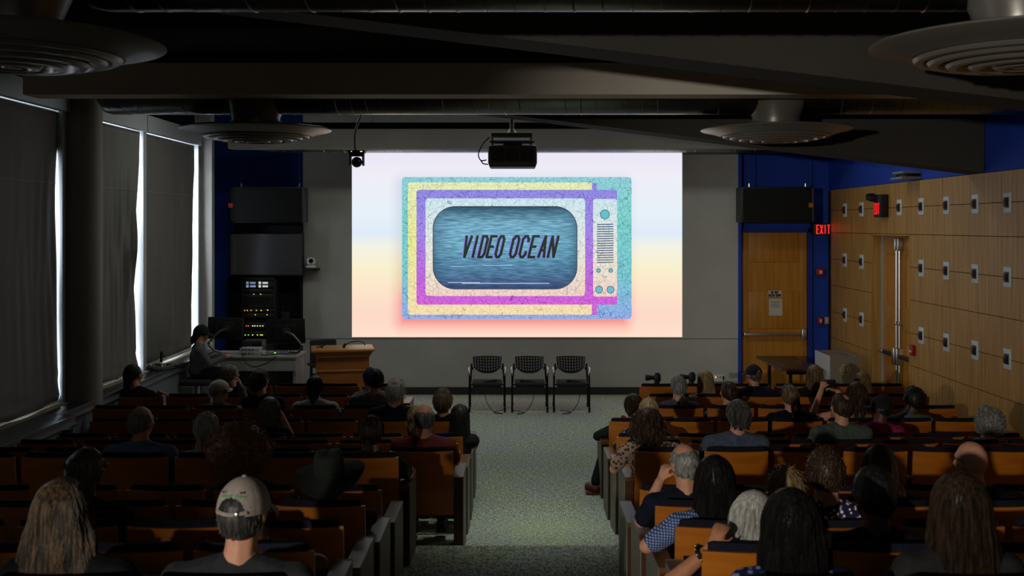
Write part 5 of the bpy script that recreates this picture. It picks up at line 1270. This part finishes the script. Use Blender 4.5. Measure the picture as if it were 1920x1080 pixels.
# ---------------------------------------------------------------- right block, front to back
at('R', 2, 2, 1323, 695, label='person with long straight blond hair near the tripod cameras', shirt=GREYT, hair=H_long(length=.30, w=(.092, .104, .118), wave=.006), hcol='blond', dx=-.1)
at('R', 2, 3, 1413, 684, label='person in a black baseball cap and navy jacket before the blue trim', yaw=.55, shirt=NAVY, sleeve='long', sw=.42, hair=H_short(thick=.004, nape=-.08, bald=(0, .1), baldr=.105, locks=80), hcol='darkgrey', extras=[('cap', cap_crown, M_capb), ('cap_brim', cap_brim(), M_capb)], dx=-.08)
at('R', 2, 4, 1527, 684, label='person with long loose brown hair in front of the dark table', shirt=BLACK, hair=H_long(length=.34, w=(.094, .115, .13), wave=.008, shift=.02), hcol='lightbrown')
at('R', 2, 5, 1617, 697, label='person with long brown hair below the round gold emblem', shirt=BLACK, hair=H_long(length=.30, w=(.09, .11, .13), wave=.006), hcol='lightbrown')
at('R', 3, 1, 1272, 705, label='person with sleek grey hair in a low ponytail, lilac top', yaw=.25, shirt=cloth('lilac', (88, 84, 98)), hair=H_short(thick=.012, nape=-.10, locks=320, lock_len=.09, flick=.002), hcol='grey', extras=[('ponytail', ponytail(.15, .02, -.10, -.08), HM['grey'])])
at('R', 3, 2, 1366, 716, label='person with short brown hair and a pale blue shirt', yaw=.6, shirt=cloth('pale_blue', (92, 110, 140)), sw=.36, hair=H_short(thick=.012, nape=-.095, locks=260), hcol='brown')
at('R', 4, 1, 1188, 739, label='person with short brown hair and a red scarf in the aisle seat', yaw=.3, roll=-.1, shirt=CHAR, sleeve='long', hair=H_long(length=.12, w=(.096, .098, .07), wave=.008, end_y=-.03, ry_end=.07), hcol='auburn',
   extras=[('scarf', lambda r: MB().tube(smooth([(.09, -.02, -.2), (.0, -.10, -.17), (-.10, -.04, -.15), (-.13, .03, -.12)]), .03, 8), cloth('red_scarf', (130, 34, 26)))],
   arms={-1: {'pts': [(-.36, .02, .62), (-.20, .26, .60)]}}, legs={-1: [Vector((-.10, .04, .545)), Vector((-.20, .42, .53)), Vector((-.385, .02, .115)), Vector((-.45, .16, .05))]}, shoe=mat('shoe_red_brown', rgb(92, 46, 34), .6))
at('R', 4, 4, 1481, 722, label='person with braided hair and a glittering hairband, black top', yaw=.35, shirt=BLACK, sw=.44, bw=1.1, hair=H_short(thick=.010, nape=-.10, locks=300, lock_len=.10, flick=.002), hcol='lightbrown',
   extras=[('braid', lambda r: MB().tube(smooth([(-.035, -.10, 0), (-.045, -.11, -.1), (-.04, -.12, -.2), (-.05, -.12, -.28)]), [.016 - .004 * (k % 2) for k in range(19)], 8), HM['brown']), ('braid', lambda r: MB().tube(smooth([(.035, -.10, 0), (.045, -.11, -.1), (.05, -.12, -.2), (.07, -.12, -.3)]), [.016 - .004 * (k % 2) for k in range(19)], 8), HM['brown']),
           ('hairband', lambda r: MB().tube([(.086 * math.cos(PI * k / 14), .03, .02 + .108 * math.sin(PI * k / 14)) for k in range(15)], .008, 6), mat('glitter_band', rgb(90, 130, 160), .15, metal=.9, bump=1.0, scale=(220, 220, 220)))])
at('R', 4, 5, 1606, 716, label='person with wavy dark hair holding up a camera in both hands', shirt=cloth('rose_top', (168, 112, 100)), sleeve='none', hair=H_long(length=.28, w=(.094, .12, .12), wave=.014, frizz=.014, end_y=-.04, ry_end=.08), hcol='brown', vox=.011,
   arms={-1: {'pts': [(-.34, .08, .80), (-.21, .14, 1.10)], 'dir': (.35, .5, .8), 'up': (-.3, -.4, .8), 'curl': .9}, 1: {'pts': [(.24, .12, .80), (.0, .26, 1.06)], 'dir': (-.8, .2, .4), 'curl': .8}})
at('R', 4, 6, 1712, 727, label='person with short black hair, glasses and a grey denim jacket', yaw=.75, shirt=cloth('denim_grey', (92, 94, 100)), sleeve='long', skin='dark', sw=.42, hair=H_short(thick=.022, nape=-.095, locks=360, lock_len=.03, curl=.004, flick=.01), hcol='black', extras=[('glasses', glasses, M_gl)])
at('R', 5, 1, 1216, 748, label='person with light grey-brown hair wedged between two aisle neighbours', yaw=.1, shirt=DOTS, sleeve='long', hair=H_short(thick=.016, nape=-.10, locks=320, lock_len=.07, flick=.006), hcol='blond')
at('R', 5, 5, 1652, 742, label='person in a black cap and bright magenta jacket', yaw=.85, shirt=cloth('magenta', (150, 44, 84), (120, 30, 66), 12), sleeve='long', sw=.42, bw=1.1, skin='dark', hair=H_short(thick=.003, bald=(0, .1), baldr=.105, locks=0), hcol='black', extras=[('cap', cap_crown, M_capb), ('cap_brim', cap_brim(), M_capb), ('cap_strap', cap_strap(), M_capb), ('earring', earring(-1), M_metal)])
at('R', 6, 4, 1578, 738, label='balding person with dark hair in a grey-green shirt', yaw=.55, shirt=cloth('grey_green', (80, 90, 82)), sw=.46, bw=1.15, hair=H_short(thick=.012, nape=-.10, bald=(-.055, .095), baldr=.032, front=.07, locks=300, lock_len=.04), hcol='brown', extras=[('glasses', glasses, M_gl)])
at('R', 6, 6, 1856, 768, label='person with grey curls pinned in a topknot by the maple wall', yaw=.2, shirt=STRIPE, hair=H_puff(r=(.125, .125, .135), c=(0, -.01, .0), tufts=1400, size=.016, rough=.006), hcol='grey', extras=[('topknot', bun((-.07, -.02, .125), .04), HM['grey'])], dx=.08)
at('R', 7, 1, 1214, 764, label='person with a mass of curly brown hair and a floral blouse', shirt=FLORAL, bw=1.05, sw=.43, dx=-.08, hair=H_long(length=.17, w=(.115, .145, .115), wave=.016, frizz=.018, locks=520, end_y=-.02, ry_end=.11, top_ry=.125), hcol='brown',
   arms={-1: {'pts': [(-.33, .02, .62), (-.30, .25, .64)]}})
at('R', 7, 2, 1384, 750, label='person with collar-length grey hair and a slate blue T-shirt', yaw=.4, shirt=cloth('slate_blue', (78, 86, 104)), sw=.46, bw=1.1, hair=H_long(length=.10, w=(.092, .094, .075), wave=.006, frizz=.006, end_y=-.03, ry_end=.075), hcol='darkgrey')
at('R', 10, 1, 1284, 832, label='balding grey-haired person raising a hand to the ear', yaw=.35, roll=-.05, shirt=NAVY, hair=H_short(thick=.006, nape=-.10, bald=(.0, .105), baldr=.058, locks=200, lock_len=.02), hcol='grey', sw=.45, bw=1.1, vox=.009,
   arms={-1: {'pts': [(-.31, .03, .66), (-.195, .07, .89)], 'dir': (.38, .12, .9), 'up': (-.7, -.6, .3), 'curl': .8, 'thumb': 1}})
at('R', 10, 2, 1472, 876, label='short person with tousled blond hair in front of the black-haired head', shirt=GREYT, sw=.36, hair=H_short(thick=.02, nape=-.10, locks=420, lock_len=.07, flick=.025, lr=.002), hcol='blond')
at('R', 10, 3, 1650, 835, label='person with long dark brown hair, third from the aisle', shirt=BLACK, hair=H_long(length=.36, w=(.096, .13, .16), wave=.007, frizz=.006, end_y=-.05, ry_end=.08), hcol='brown')
at('R', 10, 4, 1821, 827, label='bald person with black glasses and a black T-shirt', yaw=.5, shirt=BLACK, sw=.46, bw=1.1, hs=1.02, extras=[('glasses', glasses, M_gl)])
at('R', 11, 1, 1340, 855, label='person with long straight black hair and a blue checked shirt by the aisle', shirt=CHECK, hair=H_long(length=.44, w=(.100, .128, .13), wave=.006, frizz=.006, locks=1100, lr=.0018, end_y=-.06, ry_end=.06, shift=.04, top_ry=.116), hcol='black', sw=.42, bw=1.1, vox=.011, dx=-.02,
   arms={-1: {'pts': [(-.36, -.02, .66), (-.28, .22, .64)]}})
at('R', 11, 2, 1548, 841, label='person with short curly brown hair and a blue and white floral shirt', yaw=.1, shirt=FLORALB, sw=.42, skin='fair', hair=H_short(thick=.014, nape=-.115, locks=520, lock_len=.02, curl=.004, flick=.008), hcol='brown', vox=.012)
at('R', 12, 1, 1412, 922, label='person with long wavy silver hair and a studded bracelet', yaw=.1, roll=.12, shirt=BLACK, dx=-.04, hair=H_long(length=.31, w=(.098, .115, .11), wave=.010, frizz=.008, locks=1700, lr=.0014, end_y=-.05, ry_end=.07), hcol='white', skin='tan', vox=.010,
   arms={-1: {'pts': [(-.34, -.10, .64), (-.18, -.20, .82)], 'dir': (.5, .2, .9), 'up': (-.5, -.8, .1), 'curl': .6, 'thumb': 1}})
at('R', 12, 2, 1638, 873, label='dark-skinned person with close-cropped black hair and an earring', yaw=.35, shirt=BLACK, skin='dark', sw=.44, hs=1.04, hair=H_short(thick=.009, nape=-.105, locks=0, front=.06), hcol='black', extras=[('earring', earring(-1), M_metal)], vox=.011)
at('R', 13, 1, 1484, 918, label='person with thick shoulder-length black hair and a flecked navy top', shirt=DOTS, skin='tan', hair=H_long(length=.26, w=(.105, .125, .14), wave=.008, frizz=.006, locks=1500, lr=.0014, end_y=-.03, ry_end=.09, top_ry=.118), hcol='black', dx=-.02, vox=.012)
at('R', 13, 2, 1800, 888, label='person with long light brown hair, nearest on the right', shirt=CHAR, sleeve='long', hair=H_long(length=.42, w=(.104, .13, .155), wave=.007, frizz=.007, locks=2000, lr=.0013, end_y=-.06, ry_end=.07, top_ry=.118, flare=.02), hcol='auburn', vox=.012)
# bracelet on the silver-haired person's wrist
q = bpy.data.objects
rt = [o for o in q if o.name.startswith('person') and o.get('label', '').startswith('person with long wavy silver')][0]
wv = Vector((-.205, -.185, .79)); ax = Vector((.16, -.10, .18)).normalized(); e1 = ax.orthogonal().normalized(); e2 = ax.cross(e1)
br = tag(obj('bracelet', MB().tube([wv + (e1 * math.cos(2 * PI * k / 20) + e2 * math.sin(2 * PI * k / 20)) * .042 for k in range(21)], .011, 6), mat('bracelet_leather', rgb(16, 15, 16), .6)), 'black bracelet with gold studs on a raised wrist', 'bracelet')
br.location = rt.location
for k in range(12):
    a = 2 * PI * k / 12; p = wv + (e1 * math.cos(a) + e2 * math.sin(a)) * .052
    obj('stud', MB().ell(p, (.006, .006, .006), None, 8, 6), mat('stud_gold', rgb(210, 180, 90), .3, metal=1.0), br)
# camera held up in the right block
rt = [o for o in q if o.get('label', '').startswith('person with wavy dark hair holding')][0]
t = thing('handheld_camera', 'small black camera held up by the dark-haired person', 'camera', (rt.location.x - .10, rt.location.y + .24, rt.location.z + 1.15))
obj('camera_body', MB().rbox(-.07, .07, -.025, .025, -.045, .045, .01), M_black, t); obj('lens', MB().lathe([(0, .09), (.03, .09), (.032, .02), (0, .02)], 16, (0, 0, 0), False, 'y'), M_black, t)
# laptop on the knees of the white-haired listener
rt = [o for o in q if o.get('label', '').startswith('person with wispy white')][0]
t = thing('laptop', 'open laptop glowing beside the wispy white-haired person', 'laptop', (rt.location.x + .27, rt.location.y + .42, .66), -.25)
obj('keyboard_base', MB().rbox(-.15, .15, -.2, .0, .0, .015, .004), M_metal, t)
obj('lid', MB().rbox(-.15, .15, 0, .012, .01, .21, .004), M_metal, t); obj('display', MB().box(-.14, .14, -.003, 0, .02, .20), mat('laptop_display', rgb(150, 172, 186), .4, emit=.7), t, None)
# the operator at the control desk
person('person in a grey hooded jacket and dark cap working at the control desk', (-4.60, 15.45, 0), 1.44, (.02, .1), rz=-1.15, yaw=-.1, pitch=-.12, shirt=cloth('hood_grey', (96, 98, 98)), sleeve='long', seatz=.67, sw=.40, fwd=.06, hair=H_long(length=.15, w=(.088, .075, .03), gather=.3, end_y=-.09, ry_end=.03), hcol='black',
       extras=[('cap', lambda r: cap_crown(r, False), M_capb), ('cap_brim', cap_brim(), M_capb), ('ponytail', ponytail(.14, .02, -.11, -.03), HM['black'])],
       arms={s: {'pts': [(s * .24, .12, .90), (s * .12, .36, .97)]} for s in (-1, 1)}, vox=.012,
       legs={s: [Vector((s * .09, .04, .76)), Vector((s * .12, .42, .72)), Vector((s * .12, .36, .30)), Vector((s * .13, .50, .24))] for s in (-1, 1)}, seed=5)
